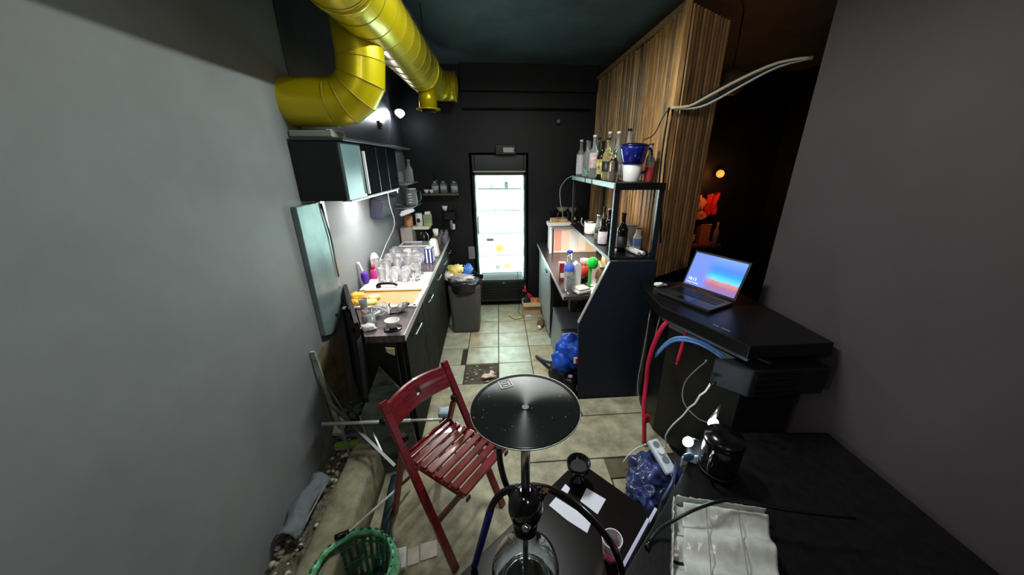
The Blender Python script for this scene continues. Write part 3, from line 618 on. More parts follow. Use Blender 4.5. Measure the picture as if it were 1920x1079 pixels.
t = thing('paper_cups', 'small white paper cup tilted beside the coffee machine', 'cup', (-0.655, 3.50, CT)); B().lathe([(0.022, 0), (0.03, 0.07), (0.028, 0.07), (0.02, 0.005)], (0, 0, 0.11), closed_top=False).build('cup', white_ceramic, t); B().box((0, 0, 0.055), (0.07, 0.08, 0.105)).build('base_box', m('olive_brass', (96, 84, 52), 0.35, metal=0.4), t, bevel=0.004)
for i in range(9):
    x = -0.80+0.0+0.052*(i % 3)+0.10; yv = 3.62+0.09*(i//3)
    t = thing('mason_jar', 'grey-violet lidded jar at the far worktop end, %s row, %s' % (['front', 'middle', 'back'][i//3], ['left', 'centre', 'right'][i % 3]), 'jar', (x+0.0, yv, CT+0.001), 0, 'glass jars at the far end of the left worktop')
    B().lathe([(0.02, 0), (0.023, 0.01), (0.023, 0.07+0.01*(i//3)), (0.016, 0.085+0.01*(i//3))], seg=12).build('glass', m('violet_grey_glass', (150, 144, 160), 0.15, trans=0.5, ior=1.3), t)
    B().lathe([(0.017, 0.086+0.01*(i//3)), (0.017, 0.096+0.01*(i//3))], seg=12).build('lid', steel, t)

# ------------------------------------------------------------------ wall cabinets
wc = thing('wall_cabinet', 'long black wall cabinet with gloss doors over the left worktop', 'cabinet', (0, 0, 0))
cz0, cz1 = 1.515, 1.797
B().box((-0.885, 2.30, (cz0+cz1)/2), (0.225, 0.94, cz1-cz0)).build('carcass', m('black_cabinet_shell', (12, 13, 15), 0.4), wc, bevel=0.002)
for i, (a, b) in enumerate(((1.835, 2.085), (2.10, 2.33), (2.335, 2.53), (2.535, 2.765))):
    dd = B().box((-0.766, (a+b)/2, (cz0+cz1)/2), (0.014, b-a-0.004, cz1-cz0-0.006)).build('door', teal_door if i == 0 else m('black_gloss_door', (5, 6, 7), 0.7, spec=0.02), wc, bevel=0.0015, label='grey-teal gloss door' if i == 0 else None)
B().box((-0.750, 2.095, 1.645), (0.012, 0.014, 0.23)).build('handle', white_plastic, wc, label='pale vertical handle')
for yv in (2.33, 2.533): B().box((-0.757, yv, 1.655), (0.004, 0.004, 0.27)).build('door_gap_trim', steel, wc)
B().box((-0.865, 2.50, cz1+0.010), (0.25, 1.34, 0.014)).build('top_board', m('grey_top_board', (58, 62, 66), 0.4), wc, bevel=0.002)
B().box((-0.80, 3.14, cz0+0.14), (0.006, 0.006, 0.28)).build('hanging_rod', steel, wc)
t = thing('pale_board', 'pale grey-green board end resting on the wall cabinet top', 'board', (-0.895, 1.93, cz1+0.018)); B().box((0, 0, 0.016), (0.20, 0.16, 0.03)).build('plank', m('grey_green_board', (142, 146, 132), 0.5), t, bevel=0.006); B().box((0.085, 0, 0.034), (0.02, 0.16, 0.004)).build('edge_tape', white_plastic, t)
t = thing('strip_lamp', 'glowing strip lamp under the wall cabinets', 'lamp', (-0.82, 2.42, cz0-0.012)); B().box((0, 0, 0.004), (0.05, 0.95, 0.014)).build('housing', white_plastic, t); B().box((0, 0.0, -0.006), (0.035, 0.9, 0.006)).build('diffuser', m('led_glow', (255, 232, 218), 0.5, emis=9), t)
t = thing('range_hood', 'dark blue-grey flat panel hanging below the cabinets on the left wall', 'hood', (-0.93, 2.93, 1.36)); B().box((-0.02, 0.0, 0.0), (0.09, 0.40, 0.15), RY(0.25)).build('casing', m('blue_grey_panel', (48, 50, 66), 0.35), t, bevel=0.01); B().box((-0.045, 0, 0.10), (0.03, 0.30, 0.10)).build('bracket', black_plastic, t)
t = thing('white_cable', 'thin white cable hanging from the cabinets down the left wall to the glasses', 'cable', (0, 0, 0)); B().tube([(-0.80, 2.60, 1.50), (-0.83, 2.70, 1.40), (-0.86, 2.85, 1.22), (-0.965, 2.90, 1.05), (-0.975, 2.78, 0.98), (-0.97, 2.70, 0.96)], 0.003, 6).build('wire', white_plastic, t); B().box((-0.965, 2.69, 0.955), (0.02, 0.05, 0.02)).build('plug', white_plastic, t)
t = thing('wall_cable', 'second thin pale wire dropping beside the cabinet doors', 'cable', (0, 0, 0)); B().tube([(-0.79, 2.90, 1.79), (-0.80, 2.90, 1.65), (-0.81, 2.88, 1.50)], 0.0025, 6).build('wire', grey_plastic, t); B().cyl((-0.81, 2.88, 1.50), (-0.81, 2.88, 1.47), 0.006).build('end_cap', white_plastic, t)
# end shelf with jug and glassware
t = thing('corner_shelf', 'small open steel shelf beyond the wall cabinets', 'shelf', (-0.89, 3.35, 1.52)); B().box((0, 0, 0), (0.20, 0.44, 0.012)).build('board', steel, t); B().tube([(-0.09, -0.2, -0.006), (-0.05, -0.2, -0.15), (0.07, -0.2, -0.2)], 0.004, 6, 0).build('bracket', steel, t); B().tube([(-0.09, 0.2, -0.006), (-0.05, 0.2, -0.15), (0.07, 0.2, -0.2)], 0.004, 6, 0).build('bracket', steel, t)
B().box((0.03, 0, -0.205), (0.17, 0.42, 0.008)).build('board', steel, t)
t = thing('water_bottle', 'tall clear bottle standing on the open steel shelf', 'bottle', (-0.83, 3.42, 1.527)); B().lathe([(0.03, 0), (0.032, 0.01), (0.032, 0.11), (0.012, 0.15), (0.012, 0.18)]).build('glass', thin_glass, t); B().lathe([(0.014, 0.181), (0.014, 0.20)]).build('cap', grey_plastic, t)
for i, (x, yv) in enumerate(((-0.86, 3.18), (-0.93, 3.22), (-0.90, 3.30))): put_glass([0, 1, 0][i], (x, yv, 1.527), ['front tumbler on the open steel shelf', 'low upturned glass at the wall on the open steel shelf', 'tumbler next to the tall bottle on the steel shelf'][i], 'glasses on the open steel shelf')
t = thing('glass_pitcher', 'clear glass pitcher on the lower board of the open steel shelf', 'pitcher', (-0.82, 3.35, 1.320)); B().lathe([(0.05, 0), (0.056, 0.02), (0.052, 0.12), (0.046, 0.15), (0.043, 0.15), (0.048, 0.02), (0.001, 0.01)], closed_top=False, seg=20).build('glass', thin_glass, t); B().tube([(0.05, 0, 0.13), (0.085, 0, 0.12), (0.085, 0, 0.05), (0.055, 0, 0.03)], 0.006).build('handle', glass, t)
B().torus((0, 0, 0.15), 0.045, 0.003).build('rim', white_plastic, t)
for i in range(4): B().box((0.0, -0.054, 0.03+0.025*i), (0.03, 0.004, 0.006)).build('scale_mark', white_plastic, t)
t = thing('folded_cloth', 'white folded cloth hanging off the lower steel shelf', 'cloth', (-0.83, 3.17, 1.275)); B().box((0.0, 0.0, 0.0), (0.13, 0.06, 0.03), RY(-0.35)).build('fold', white_plastic, t, bevel=0.01); B().box((0.0, 0.0, 0.022), (0.11, 0.05, 0.014), RY(-0.35)).build('fold', white_plastic, t, bevel=0.005)
# clip lamp
t = thing('clip_lamp', 'bright clip lamp high in the back left corner', 'lamp', (-0.95, 3.68, 2.13)); B().lathe([(0.02, 0), (0.045, 0.05)], (0.03, -0.02, -0.02), 20, RX(0.9) @ RY(0.3), closed_top=False).build('shade', white_plastic, t); B().blob((0.04, -0.055, -0.005), (0.05, 0.05, 0.05), 0.0).build('bulb', m('white_bulb_glow', (240, 246, 255), 0.5, emis=14), t); B().box((-0.025, 0.03, 0.0), (0.04, 0.03, 0.07)).build('clip', black_plastic, t)
t = thing('socket', 'small black socket on the lit upper left wall', 'socket', (-0.990,3.262,2.003)); B().box((0, 0, 0), (0.018, 0.07, 0.055)).build('plate', black_plastic, t, bevel=0.003); B().box((0.010, 0, 0), (0.006, 0.035, 0.028)).build('insert', black_gloss, t)
# pale panel on the near left wall
t = thing('meter_cabinet', 'dented pale teal metal panel hung on the near left wall', 'panel', (0, 0, 0))
B().prism([(1.73, 1.50), (1.955, 1.50), (1.985, 1.30), (1.985, 1.06), (1.965, 0.86), (1.87, 0.80), (1.80, 0.775), (1.73, 0.80)], WX, -0.972, 'X').build('sheet', m('pale_teal_metal', (132, 150, 148), 0.32, metal=0.3, rgb2=(96, 116, 116), scale=3), t, bevel=0.004)
B().tube([(-0.968, 1.96, 1.49), (-0.966, 1.99, 1.30), (-0.966, 1.99, 1.06)], 0.006, 6, 0).build('edge_bead', steel, t)
B().cyl((-0.974, 1.88, 0.86), (-0.966, 1.88, 0.86), 0.009).build('screw', black_plastic, t)
B().prism([(1.93, 0.98), (2.035, 0.98), (2.035, 1.50), (1.99, 1.50)], WX, -0.985, 'X').build('frame_strip', steel, t)

# ------------------------------------------------------------------ rubbish bin
t = thing('rubbish_bin', 'dark grey plastic rubbish bin overflowing beside the fridge', 'bin', (-0.378, 3.36, 0.0))
bm_ = m('dark_grey_bin', (66, 66, 66), 0.4, var=0.1)
B().box((0, 0, 0.27), (0.28, 0.28, 0.54), taper=1.16).build('body', bm_, t, bevel=0.03)
B().sheet(lambda u, v: Vector(((0.162+0.012*v+0.006*math.sin(u*60))*math.cos(u*2*PI)*1.1, (0.175+0.012*v)*math.sin(u*2*PI)*1.15, 0.475+0.10*v+0.012*math.sin(u*43))), 64, 4, 0.002).build('liner', m('black_bag_film', (30, 30, 33), 0.25, var=0.2, scale=20), t)
def litter(name, label, x, yv, z, d, col, sd, emb=None):
    q = thing(name, label, 'litter', (x, yv, z)); B().blob((0, 0, d[2]*0.45), d, 0.35, freq=9, seed=sd).build('wrap', m('wrap_'+name+str(sd), col, 0.4, var=0.25, scale=22), q); B().blob((d[0]*0.3, -d[1]*0.2, d[2]*0.6), (d[0]*.5, d[1]*.5, d[2]*.5), 0.35, freq=9, seed=sd+3).build('fold', m('wrap2_'+name+str(sd), tuple(min(255, c+40) for c in col), 0.4), q)
litter('yellow_wrapper', 'crumpled yellow and white bag on top of the rubbish bin', -0.46, 3.34, 0.60, (0.15, 0.14, 0.13), (224, 206, 118), 1)
litter('blue_packet', 'crumpled blue and white packet on the right of the rubbish', -0.34, 3.36, 0.60, (0.10, 0.12, 0.12), (66, 120, 208), 2)
litter('clear_film', 'crumpled clear film spilling over the front of the bin', -0.40, 3.245, 0.57, (0.24, 0.09, 0.08), (176, 174, 176), 3)
litter('white_wrapper', 'crumpled white paper at the left of the rubbish', -0.535, 3.29, 0.575, (0.11, 0.12, 0.09), (210, 206, 200), 4)

# ------------------------------------------------------------------ right side behind the bar
t = thing('cardboard_box', 'open cardboard box of odds and ends on the tiled floor by the right cabinet', 'box', (0.355, 3.70, 0.0), 0.0)
for (c, d_) in (((0, -0.085, 0.075), (0.21, 0.006, 0.15)), ((0, 0.085, 0.075), (0.21, 0.006, 0.15)), ((-0.103, 0, 0.075), (0.006, 0.17, 0.15)), ((0.103, 0, 0.075), (0.006, 0.17, 0.15)), ((0, 0, 0.004), (0.205, 0.17, 0.008))): B().box(c, d_).build('side', card, t)
B().box((0.0, -0.115, 0.145), (0.20, 0.06, 0.004), RX(0.5)).build('flap', card, t)
oa = [('orange_rag', 'bright orange rag heaped in the cardboard box', (0.395, 3.70), (0.11, 0.11, 0.10), (226, 132, 60)), ('black_pouch', 'black pouch sticking out of the cardboard box', (0.305, 3.70), (0.08, 0.10, 0.13), (22, 22, 26)), ]
for i, (nm, l, p, d_, c) in enumerate(oa):
    q = thing(nm, l, 'cloth' if i == 0 else 'pouch', (p[0], p[1], 0.10)); B().blob((0, 0, d_[2]*0.5-0.03), d_, 0.3, freq=8, seed=i+11).build('bundle', m('c_'+nm, c, 0.6, var=0.25, scale=18), q); B().tube([(-0.03, 0, 0.06), (0, -0.02, 0.09), (0.03, 0, 0.065)], 0.005).build('loop', m('c_'+nm, c), q)
t = thing('red_pliers', 'red handled bolt cutter standing beside the cardboard box', 'tool', (0.30, 3.80, 0.0)); B().tube([(0.06, 0, 0.0), (0.05, 0, 0.14), (0.0, 0, 0.22), (-0.01, 0, 0.30)], 0.010).build('handle', m('pink_red_grip', (206, 36, 74), 0.4), t); B().tube([(0.10, 0.02, 0.0), (0.08, 0.02, 0.14), (0.02, 0.02, 0.20), (-0.035, 0.02, 0.24)], 0.010).build('handle', m('pink_red_grip', (206, 36, 74)), t); B().box((0.0, 0.01, 0.21), (0.03, 0.05, 0.03)).build('jaw', black_plastic, t)
t = thing('paper_scrap', 'small white paper scrap on the tiles in front of the cardboard box', 'paper', (0.285, 3.56, 0.002)); B().prism([(0, 0), (0.07, 0.01), (0.05, 0.05), (-0.01, 0.04)], 0, 0.003).build('sheet', paper_w, t); B().box((0.02, 0.02, 0.005), (0.03, 0.012, 0.003), RZ(0.5)).build('fold', paper_w, t)
t = thing('paper_bag', 'crumpled brown paper bag on the floor by the right base cabinet', 'bag', (0.425, 3.30, 0.0)); B().blob((0, 0, 0.05), (0.07, 0.10, 0.12), 0.25, seed=21).build('bag', m('brown_bag', (120, 100, 70), 0.8, var=0.3, scale=15), t); B().blob((-0.02, -0.05, 0.02), (0.04, 0.06, 0.04), 0.25, seed=22).build('flap', paper_w, t)
t = thing('floor_cable', 'thin dark cables looping on the tiles in front of the fridge', 'cable', (0, 0, 0)); B().tube([(0.08, 3.62, 0.004), (0.15, 3.50, 0.004), (0.25, 3.56, 0.004), (0.20, 3.70, 0.006), (0.22, 3.8, 0.01)], 0.003, 6).build('wire', black_plastic, t); B().tube([(0.22, 3.83, 0.01), (0.22, 3.86, 0.25), (0.2, 3.90, 0.5)], 0.003, 6).build('wire', black_plastic, t)
# base cabinet with grey front
RT = 0.80
t = thing('bar_base_cabinet', 'grey fronted base cabinet at the far right behind the bar', 'cabinet', (0, 0, 0))
B().box((0.76, 3.44, RT/2-0.02), (0.54, 0.94, RT-0.06)).build('carcass', black_matte, t)
B().box((0.473, 3.44, RT/2+0.02), (0.014, 0.86, RT-0.10)).build('door', m('light_grey_door', (156, 156, 158), 0.4), t, bevel=0.002)
B().box((0.455, 3.20, RT-0.12), (0.012, 0.12, 0.012)).build('handle', black_plastic, t)
wt2 = B().prism([(0.445, 2.20), (0.445, 3.93), (1.04, 3.93), (1.04, 2.20)], RT-0.028, RT).build('worktop', m('dark_bar_worktop', (62, 56, 56), 0.3, var=0.2, scale=14)); tag(wt2, 'dark low worktop behind the bar crowded with bottles', 'worktop')
B().box((0.4435, 3.06, RT-0.014), (0.004, 1.72, 0.026)).build('edge_strip', m('pale_edge_strip', (170, 164, 160)), wt2)
B().box((1.0, 2.24, (RT-0.028)/2), (0.03, 0.03, RT-0.028)).build('leg', black_plastic, wt2)
# low grey bench
t = thing('low_bench', 'low grey plastic chest on the floor behind the bar end panel', 'chest', (0.62, 2.71, 0.0)); B().box((0, 0, 0.19), (0.28, 0.50, 0.38), taper=0.9).build('body', m('blue_grey_plastic', (112, 124, 124), 0.4), t, bevel=0.012); B().box((0.0, 0, 0.387), (0.26, 0.46, 0.012)).build('lid', m('dark_grey_lid', (74, 74, 80), 0.45, var=0.1), t, bevel=0.003)
# bar end panel and bar body
t = thing('bar_counter', 'navy-black bar with a slanted solid end panel and flat top', 'bar', (0, 0, 0))
B().prism([(0.567, 0.0), (0.535, 0.62), (0.545, 0.655), (0.727, 1.085), (1.045, 1.085), (1.03, 0.6), (1.012, 0.0)], 2.085, 2.11, 'Y').build('end_panel', navy_panel, t, bevel=0.003)
B().prism([(0.538, 0.64), (0.725, 1.085), (0.721, 1.09), (0.532, 0.645)], 2.083, 2.112, 'Y').build('edge_strip', m('pale_edge_strip', (170, 164, 160)), t)
B().box((0.880, 2.755, 1.098), (0.32, 1.29, 0.024)).build('bar_top', m('bar_top_black', (30, 30, 34), 0.25, var=0.1), t, bevel=0.002)
B().box((0.7185, 2.73, 1.098), (0.004, 1.28, 0.022)).build('edge_strip', grey_plastic, t)
B().box((1.030, 2.75, 0.54), (0.015, 1.24, 1.08)).build('back_board', black_matte, t)
B().box((0.86, 2.85, 1.078), (0.06, 0.9, 0.012)).build('light_bar', m('warm_led_glow', (255, 236, 214), 0.5, emis=9), t, label='glowing strip under the bar top')
# shelf frame above the bar
t = thing('bottle_rack', 'black metal rack with a front rail coloured pale as lit standing on the bar', 'rack', (0, 0, 0))
bt = 1.11
for (x, yv) in ((0.735, 2.115), (1.018, 2.115), (0.725, 3.30), (1.018, 3.30)):
    B().box((x, yv, (bt+1.56)/2), (0.034 if yv < 3 else 0.022, 0.030, 1.56-bt)).build('post', m('black_steel_post', (22, 24, 28), 0.35), t, bevel=0.002)
B().box((0.7165, 2.106, (bt+1.56)/2), (0.004, 0.010, 1.56-bt)).build('edge_strip', grey_plastic, t)
B().box((0.875, 2.705, 1.570), (0.32, 1.22, 0.018)).build('shelf_board', black_plastic, t, bevel=0.002)
B().box((0.708, 2.705, 1.566), (0.012, 1.24, 0.034)).build('front_rail', m('lit_blue_grey_rail', (150, 172, 172), 0.35, var=0.15, scale=30), t, bevel=0.002, label='front rail coloured pale blue-grey as lit')  # light falling on the rail is put into its pale colour
for yv in (2.60, 2.80): B().box((0.7005, yv, 1.566), (0.004, 0.02, 0.036)).build('rail_clip', black_plastic, t)
B().box((0.875, 2.095, 1.562), (0.32, 0.012, 0.042)).build('end_rail', black_plastic, t, bevel=0.002)

# bottles
def bottle(x, yv, z, h, r, label, gl, capm, lab_=None, nr=0.012, group=None, name='bottle', band=(0.2, 0.55), neckh=0.3, fill=None):
    t = thing(name, label, 'bottle', (x, yv, z), random.uniform(0, 6), group)
    sh_ = h*(1-neckh)
    B().lathe([(r*0.9, 0), (r, 0.006), (r, sh_*0.86), (r*0.75, sh_*0.95), (nr*1.1, sh_*1.08), (nr, h*0.93), (nr*1.15, h*0.935), (nr*1.15, h*0.95)], seg=16).build('glass', gl, t)
    B().lathe([(nr*1.25, h*0.952), (nr*1.25, h)], seg=12).build('cap', capm, t)
    if lab_: B().lathe([(r+0.0008, sh_*band[0]), (r+0.0008, sh_*band[0]+0.001), (r+0.0008, sh_*(band[0]+band[1]))], seg=16).build('paper_label', lab_, t)
    return t
lw = m('white_label', (216, 206, 214), 0.6, var=0.15, scale=60); lp = m('pink_label', (196, 150, 150), 0.6, rgb2=(226, 214, 210), scale=40); lg = m('green_label', (70, 110, 92), 0.6, rgb2=(150, 166, 160), scale=40); lblk = m('black_label', (24, 24, 26), 0.5); lgold = m('cream_yellow_label', (226, 208, 130), 0.5, rgb2=(70, 60, 40), scale=30)
bg = 'spirit bottles on the upper rack shelf'
zt = 1.580
clr = m('clear_bottle_glass', (214, 220, 218), 0.06, trans=0.75, ior=1.3)
bottle(0.755, 3.22, zt, 0.31, 0.038, 'white labelled clear bottle at the far left end of the upper rack', clr, white_plastic, lw, group=bg, band=(0.1, 0.75))
bottle(0.80, 3.11, zt, 0.29, 0.030, 'slim bottle with lilac label second from the far end of the upper rack', clr, grey_plastic, m('lilac_label', (150, 120, 150), 0.5, var=.3, scale=40), group=bg, band=(0.1, 0.7))
bottle(0.752, 2.98, zt, 0.29, 0.034, 'clear bottle with a plain glass neck, third from the far end of the upper rack', clr, grey_plastic, lg, group=bg, band=(0.05, 0.4))
bottle(0.83, 2.92, zt, 0.31, 0.034, 'green based bottle with black cap on the upper rack', m('green_tint_glass', (120, 160, 140), 0.08, trans=0.7, ior=1.3), black_plastic, lw, group=bg, band=(0.45, 0.3))
bottle(0.76, 2.80, zt, 0.32, 0.034, 'bottle with pink and white label in the middle of the upper rack', clr, white_plastic, lp, group=bg, band=(0.35, 0.5))
bottle(0.86, 2.74, zt, 0.34, 0.034, 'tall clear bottle with pale cap at the back of the upper rack', clr, white_plastic, lw, group=bg, band=(0.1, 0.5))
bottle(0.78, 2.64, zt, 0.27, 0.038, 'dark bottle with a cream yellow label on the upper rack', m('dark_amber_glass', (40, 28, 20), 0.1, trans=0.3), black_plastic, lgold, group=bg, band=(0.2, 0.55))
bottle(0.88, 2.60, zt, 0.33, 0.034, 'clear bottle with bright white stopper at the back of the upper rack', clr, white_ceramic, lw, group=bg, band=(0.15, 0.3))
bottle(0.775, 2.49, zt, 0.28, 0.036, 'clear bottle half filled with yellow liquor on the upper rack', m('yellow_liquor_glass', (228, 214, 160), 0.06, trans=0.8), black_plastic, lblk, group=bg, band=(0.3, 0.35))
bottle(0.90, 2.44, zt, 0.335, 0.036, 'clear bottle with black and white cap behind the water jug', clr, black_plastic, lw, group=bg, band=(0.15, 0.5))
bottle(0.785, 2.375, zt, 0.20, 0.034, 'short faceted decanter in front of the water jug', glass, glass, None, group=bg, nr=0.016)
bottle(0.955, 2.92, zt, 0.30, 0.033, 'plain clear bottle against the slats at the back of the upper rack', clr, grey_plastic, lw, group=bg, band=(0.2, 0.5))
# water filter jug
t = thing('water_filter_jug', 'white water jug with a glossy navy blue top on the upper rack', 'jug', (0.868, 2.245, zt))
B().lathe([(0.050, 0), (0.052, 0.01), (0.060, 0.12)], seg=28).build('tank', m('frosted_white', (206, 204, 204), 0.3), t)
nv = m('navy_gloss', (20, 28, 120), 0.12, coat=0.5)
B().lathe([(0.058, 0.108), (0.066, 0.112), (0.085, 0.20), (0.088, 0.215)], seg=28).build('funnel', nv, t)
B().lathe([(0.089, 0.216), (0.089, 0.224), (0.06, 0.234), (0.01, 0.236)], seg=28).build('lid', m('navy_lid', (12, 14, 44), 0.2), t)
B().tube([(0.085, 0.0, 0.205), (0.115, 0.0, 0.19), (0.115, 0, 0.08), (0.06, 0, 0.06)], 0.008).build('handle', nv, t)
bottle(0.985, 2.255, zt, 0.235, 0.028, 'clear bottle with red lower label beside the navy topped jug', clr, m('maroon_cap', (96, 26, 30), 0.4), m('red_label', (176, 40, 46), 0.5), nr=0.011, band=(0.05, 0.5))

# items on the bar top
bz = 1.111
t = thing('white_pot', 'white enamel pot with grey lid on the bar top', 'pot', (0.80, 2.90, bz)); B().lathe([(0.050, 0), (0.054, 0.01), (0.056, 0.10)], seg=24).build('pot', white_ceramic, t); B().lathe([(0.058, 0.101), (0.055, 0.112), (0.01, 0.122)], seg=24).build('lid', steel, t); B().tube([(-0.055, -0.01, 0.06), (-0.085, -0.01, 0.09), (-0.085, -0.01, 0.14)], 0.005).build('handle', steel, t)
bottle(0.785, 2.49, bz, 0.20, 0.034, 'squat dark bottle with a big white label on the bar top', m('near_black_glass', (18, 14, 18), 0.08), m('dark_violet_cap', (30, 20, 40), 0.3), lw, nr=0.018, band=(0.05, 0.72), neckh=0.35)
bottle(0.87, 2.62, bz, 0.25, 0.036, 'dark bottle with a pale cap at the back behind the white labelled bottle', m('near_black_glass', (18, 14, 18)), grey_plastic, None, nr=0.014)
bottle(0.80, 2.66, bz, 0.20, 0.030, 'silver capped clear bottle between the pot and the dark bottles', clr, chrome, lblk, nr=0.018, band=(0.4, 0.3))
bottle(0.845, 2.245, bz, 0.27, 0.037, 'tall black wine bottle standing beside the front rack post', m('black_wine_glass', (10, 10, 10), 0.08), black_gloss, lblk, nr=0.014, band=(0.2, 0.4))
bottle(0.90, 2.86, bz, 0.24, 0.034, 'dark green bottle at the slats behind the white pot', m('dark_green_glass', (26, 40, 26), 0.08), black_gloss, lblk)
t = thing('small_shaker', 'small clear and white shaker at the foot of the wine bottle', 'shaker', (0.785, 2.19, bz)); B().lathe([(0.012, 0), (0.013, 0.04)]).build('jar', white_plastic, t); B().lathe([(0.013, 0.041), (0.01, 0.055)]).build('lid', chrome, t)
t = thing('clear_tub', 'tall translucent plastic tub behind the wine bottle on the bar top', 'tub', (0.965, 2.43, bz)); B().box((0, 0, 0.075), (0.07, 0.08, 0.15), taper=1.12).build('body', m('frosted_tub', (190, 186, 184), 0.3, trans=0.3), t, bevel=0.004); B().box((0, 0, 0.155), (0.088, 0.10, 0.008)).build('lid', grey_plastic, t)
bottle(0.985, 2.31, bz, 0.155, 0.030, 'blue and white bottle with a red pointed cap by the right rack post', white_plastic, m('brick_red_cap', (130, 44, 36), 0.4), m('blue_label', (96, 132, 190), 0.5), nr=0.016, band=(0.25, 0.5))
for i, (x, l) in enumerate(((0.93, 'left white paper tube lying on the bar top'), (0.965, 'right white paper tube lying on the bar top'))):
    t = thing('paper_tube', l, 'tube', (x, 2.13, bz+0.014), -0.0, 'paper tubes on the bar top'); B().cyl((0, 0, 0), (-0.035, 0.16, 0), 0.013).build('roll', white_plastic, t); B().torus((0.0, -0.001, 0), 0.009, 0.003, RX(PI/2)).build('end_ring', grey_plastic, t)
t = thing('tape_roll', 'black tape roll at the right end of the bar top', 'tape', (0.985, 2.16, bz)); B().lathe([(0.012, 0), (0.02, 0), (0.02, 0.02), (0.012, 0.02)], closed_top=False, closed_bot=False).build('roll', black_plastic, t); B().torus((0, 0, 0.02), 0.016, 0.003).build('edge', black_gloss, t)

# items under the bar top, on the low worktop
rz_ = RT+0.001
bottle(0.505, 2.34, rz_, 0.30, 0.036, 'clear bottle with royal blue cap on the near edge of the low worktop', clr, m('royal_blue', (44, 70, 205), 0.35), m('blue_neck_label', (70, 100, 225), 0.5), nr=0.017, band=(0.72, 0.22))
t = thing('white_carton', 'tall white carton behind the blue capped bottle', 'carton', (0.575, 2.40, rz_)); B().box((0, 0, 0.085), (0.06, 0.07, 0.17)).build('box', paper_w, t, bevel=0.002); B().prism([(-0.03, 0), (0.03, 0), (0, 0.03)], -0.034, 0.034, 'Y').build('gable', paper_w, t); t.children[1].location = (0, 0, 0.171)
t = thing('red_tin', 'red tin beside the white carton on the low worktop', 'tin', (0.665, 2.52, rz_)); B().lathe([(0.036, 0), (0.036, 0.05)]).build('base', black_plastic, t); B().lathe([(0.037, 0.051), (0.037, 0.14)]).build('body', m('bright_red_tin', (222, 66, 52), 0.4), t); B().lathe([(0.035, 0.141), (0.034, 0.185)]).build('lid', m('pink_tin_lid', (232, 180, 170), 0.4), t)
t = thing('red_carton', 'dark red carton at the aisle side behind the blue capped bottle', 'carton', (0.495, 2.56, rz_)); B().box((0, 0, 0.075), (0.055, 0.06, 0.15)).build('box', m('maroon_print', (150, 34, 40), 0.5, var=0.3, scale=20), t, bevel=0.002); B().box((0, -0.031, 0.05), (0.04, 0.003, 0.04)).build('panel', paper_w, t)
t = thing('green_cup', 'bright green upturned cup and scoop under the bar top', 'cup', (0.70, 2.41, rz_+0.0)); B().lathe([(0.030, 0.145), (0.042, 0.165), (0.040, 0.205), (0.02, 0.225)]).build('bowl', m('vivid_green', (30, 220, 60), 0.4), t); B().box((-0.015, 0, 0.073), (0.022, 0.012, 0.146)).build('stem', m('vivid_green_pale', (110, 226, 110), 0.4), t); B().lathe([(0.02, 0), (0.02, 0.004)]).build('foot', m('vivid_green', (30, 220, 60)), t)
t = thing('bread_loaf', 'brown wrapped packet at the slanted panel edge under the bar top', 'packet', (0.775, 2.42, rz_)); B().blob((0, 0, 0.075), (0.08, 0.12, 0.15), 0.2, seed=33).build('pack', m('brown_orange_wrap', (190, 140, 92), 0.5, rgb2=(110, 96, 70), scale=14), t); B().box((0.0, 0, 0.16), (0.05, 0.08, 0.03), RX(.4)).build('top_fold', m('cream_wrap', (226, 200, 160), 0.5), t)
t = thing('cream_bag', 'cream paper bag far under the bar top', 'bag', (0.90, 2.62, rz_)); B().box((0, 0, 0.10), (0.12, 0.12, 0.20), taper=0.85).build('bag', m('cream_wrap', (226, 200, 160)), t, bevel=0.01); B().box((0, 0, 0.208), (0.10, 0.02, 0.014)).build('fold', card, t)
t = thing('teal_cup', 'pale teal plastic cup in the glare under the bar top', 'cup', (0.735, 2.66, rz_)); B().lathe([(0.03, 0), (0.038, 0.12), (0.036, 0.12), (0.028, 0.006)], closed_top=False).build('cup', m('pale_teal_plastic', (196, 236, 226), 0.35), t); B().torus((0, 0, 0.12), 0.037, 0.003).build('rim', white_plastic, t)
put_glass(3, (0.50, 2.265, rz_+0.001), 'tall glass at the very near corner of the low worktop', 'single glasses')
t = thing('white_towel', 'white towel folded on the near corner of the low worktop', 'towel', (0.59, 2.28, rz_)); B().box((0, 0, 0.014), (0.12, 0.10, 0.026), RZ(0.4)).build('fold', paper_w, t, bevel=0.01); B().box((0, 0, 0.034), (0.10, 0.09, 0.013), RZ(0.4)).build('fold', paper_w, t, bevel=0.005)
t = thing('black_caddy', 'black wire caddy hanging under the near end of the low worktop', 'caddy', (0.55, 2.26, 0.665)); B().box((0, 0, 0.05), (0.10, 0.09, 0.10)).build('tray', black_plastic, t, bevel=0.01); B().torus((0, -0.046, 0.05), 0.03, 0.004, RX(PI/2)).build('ring', black_gloss, t)
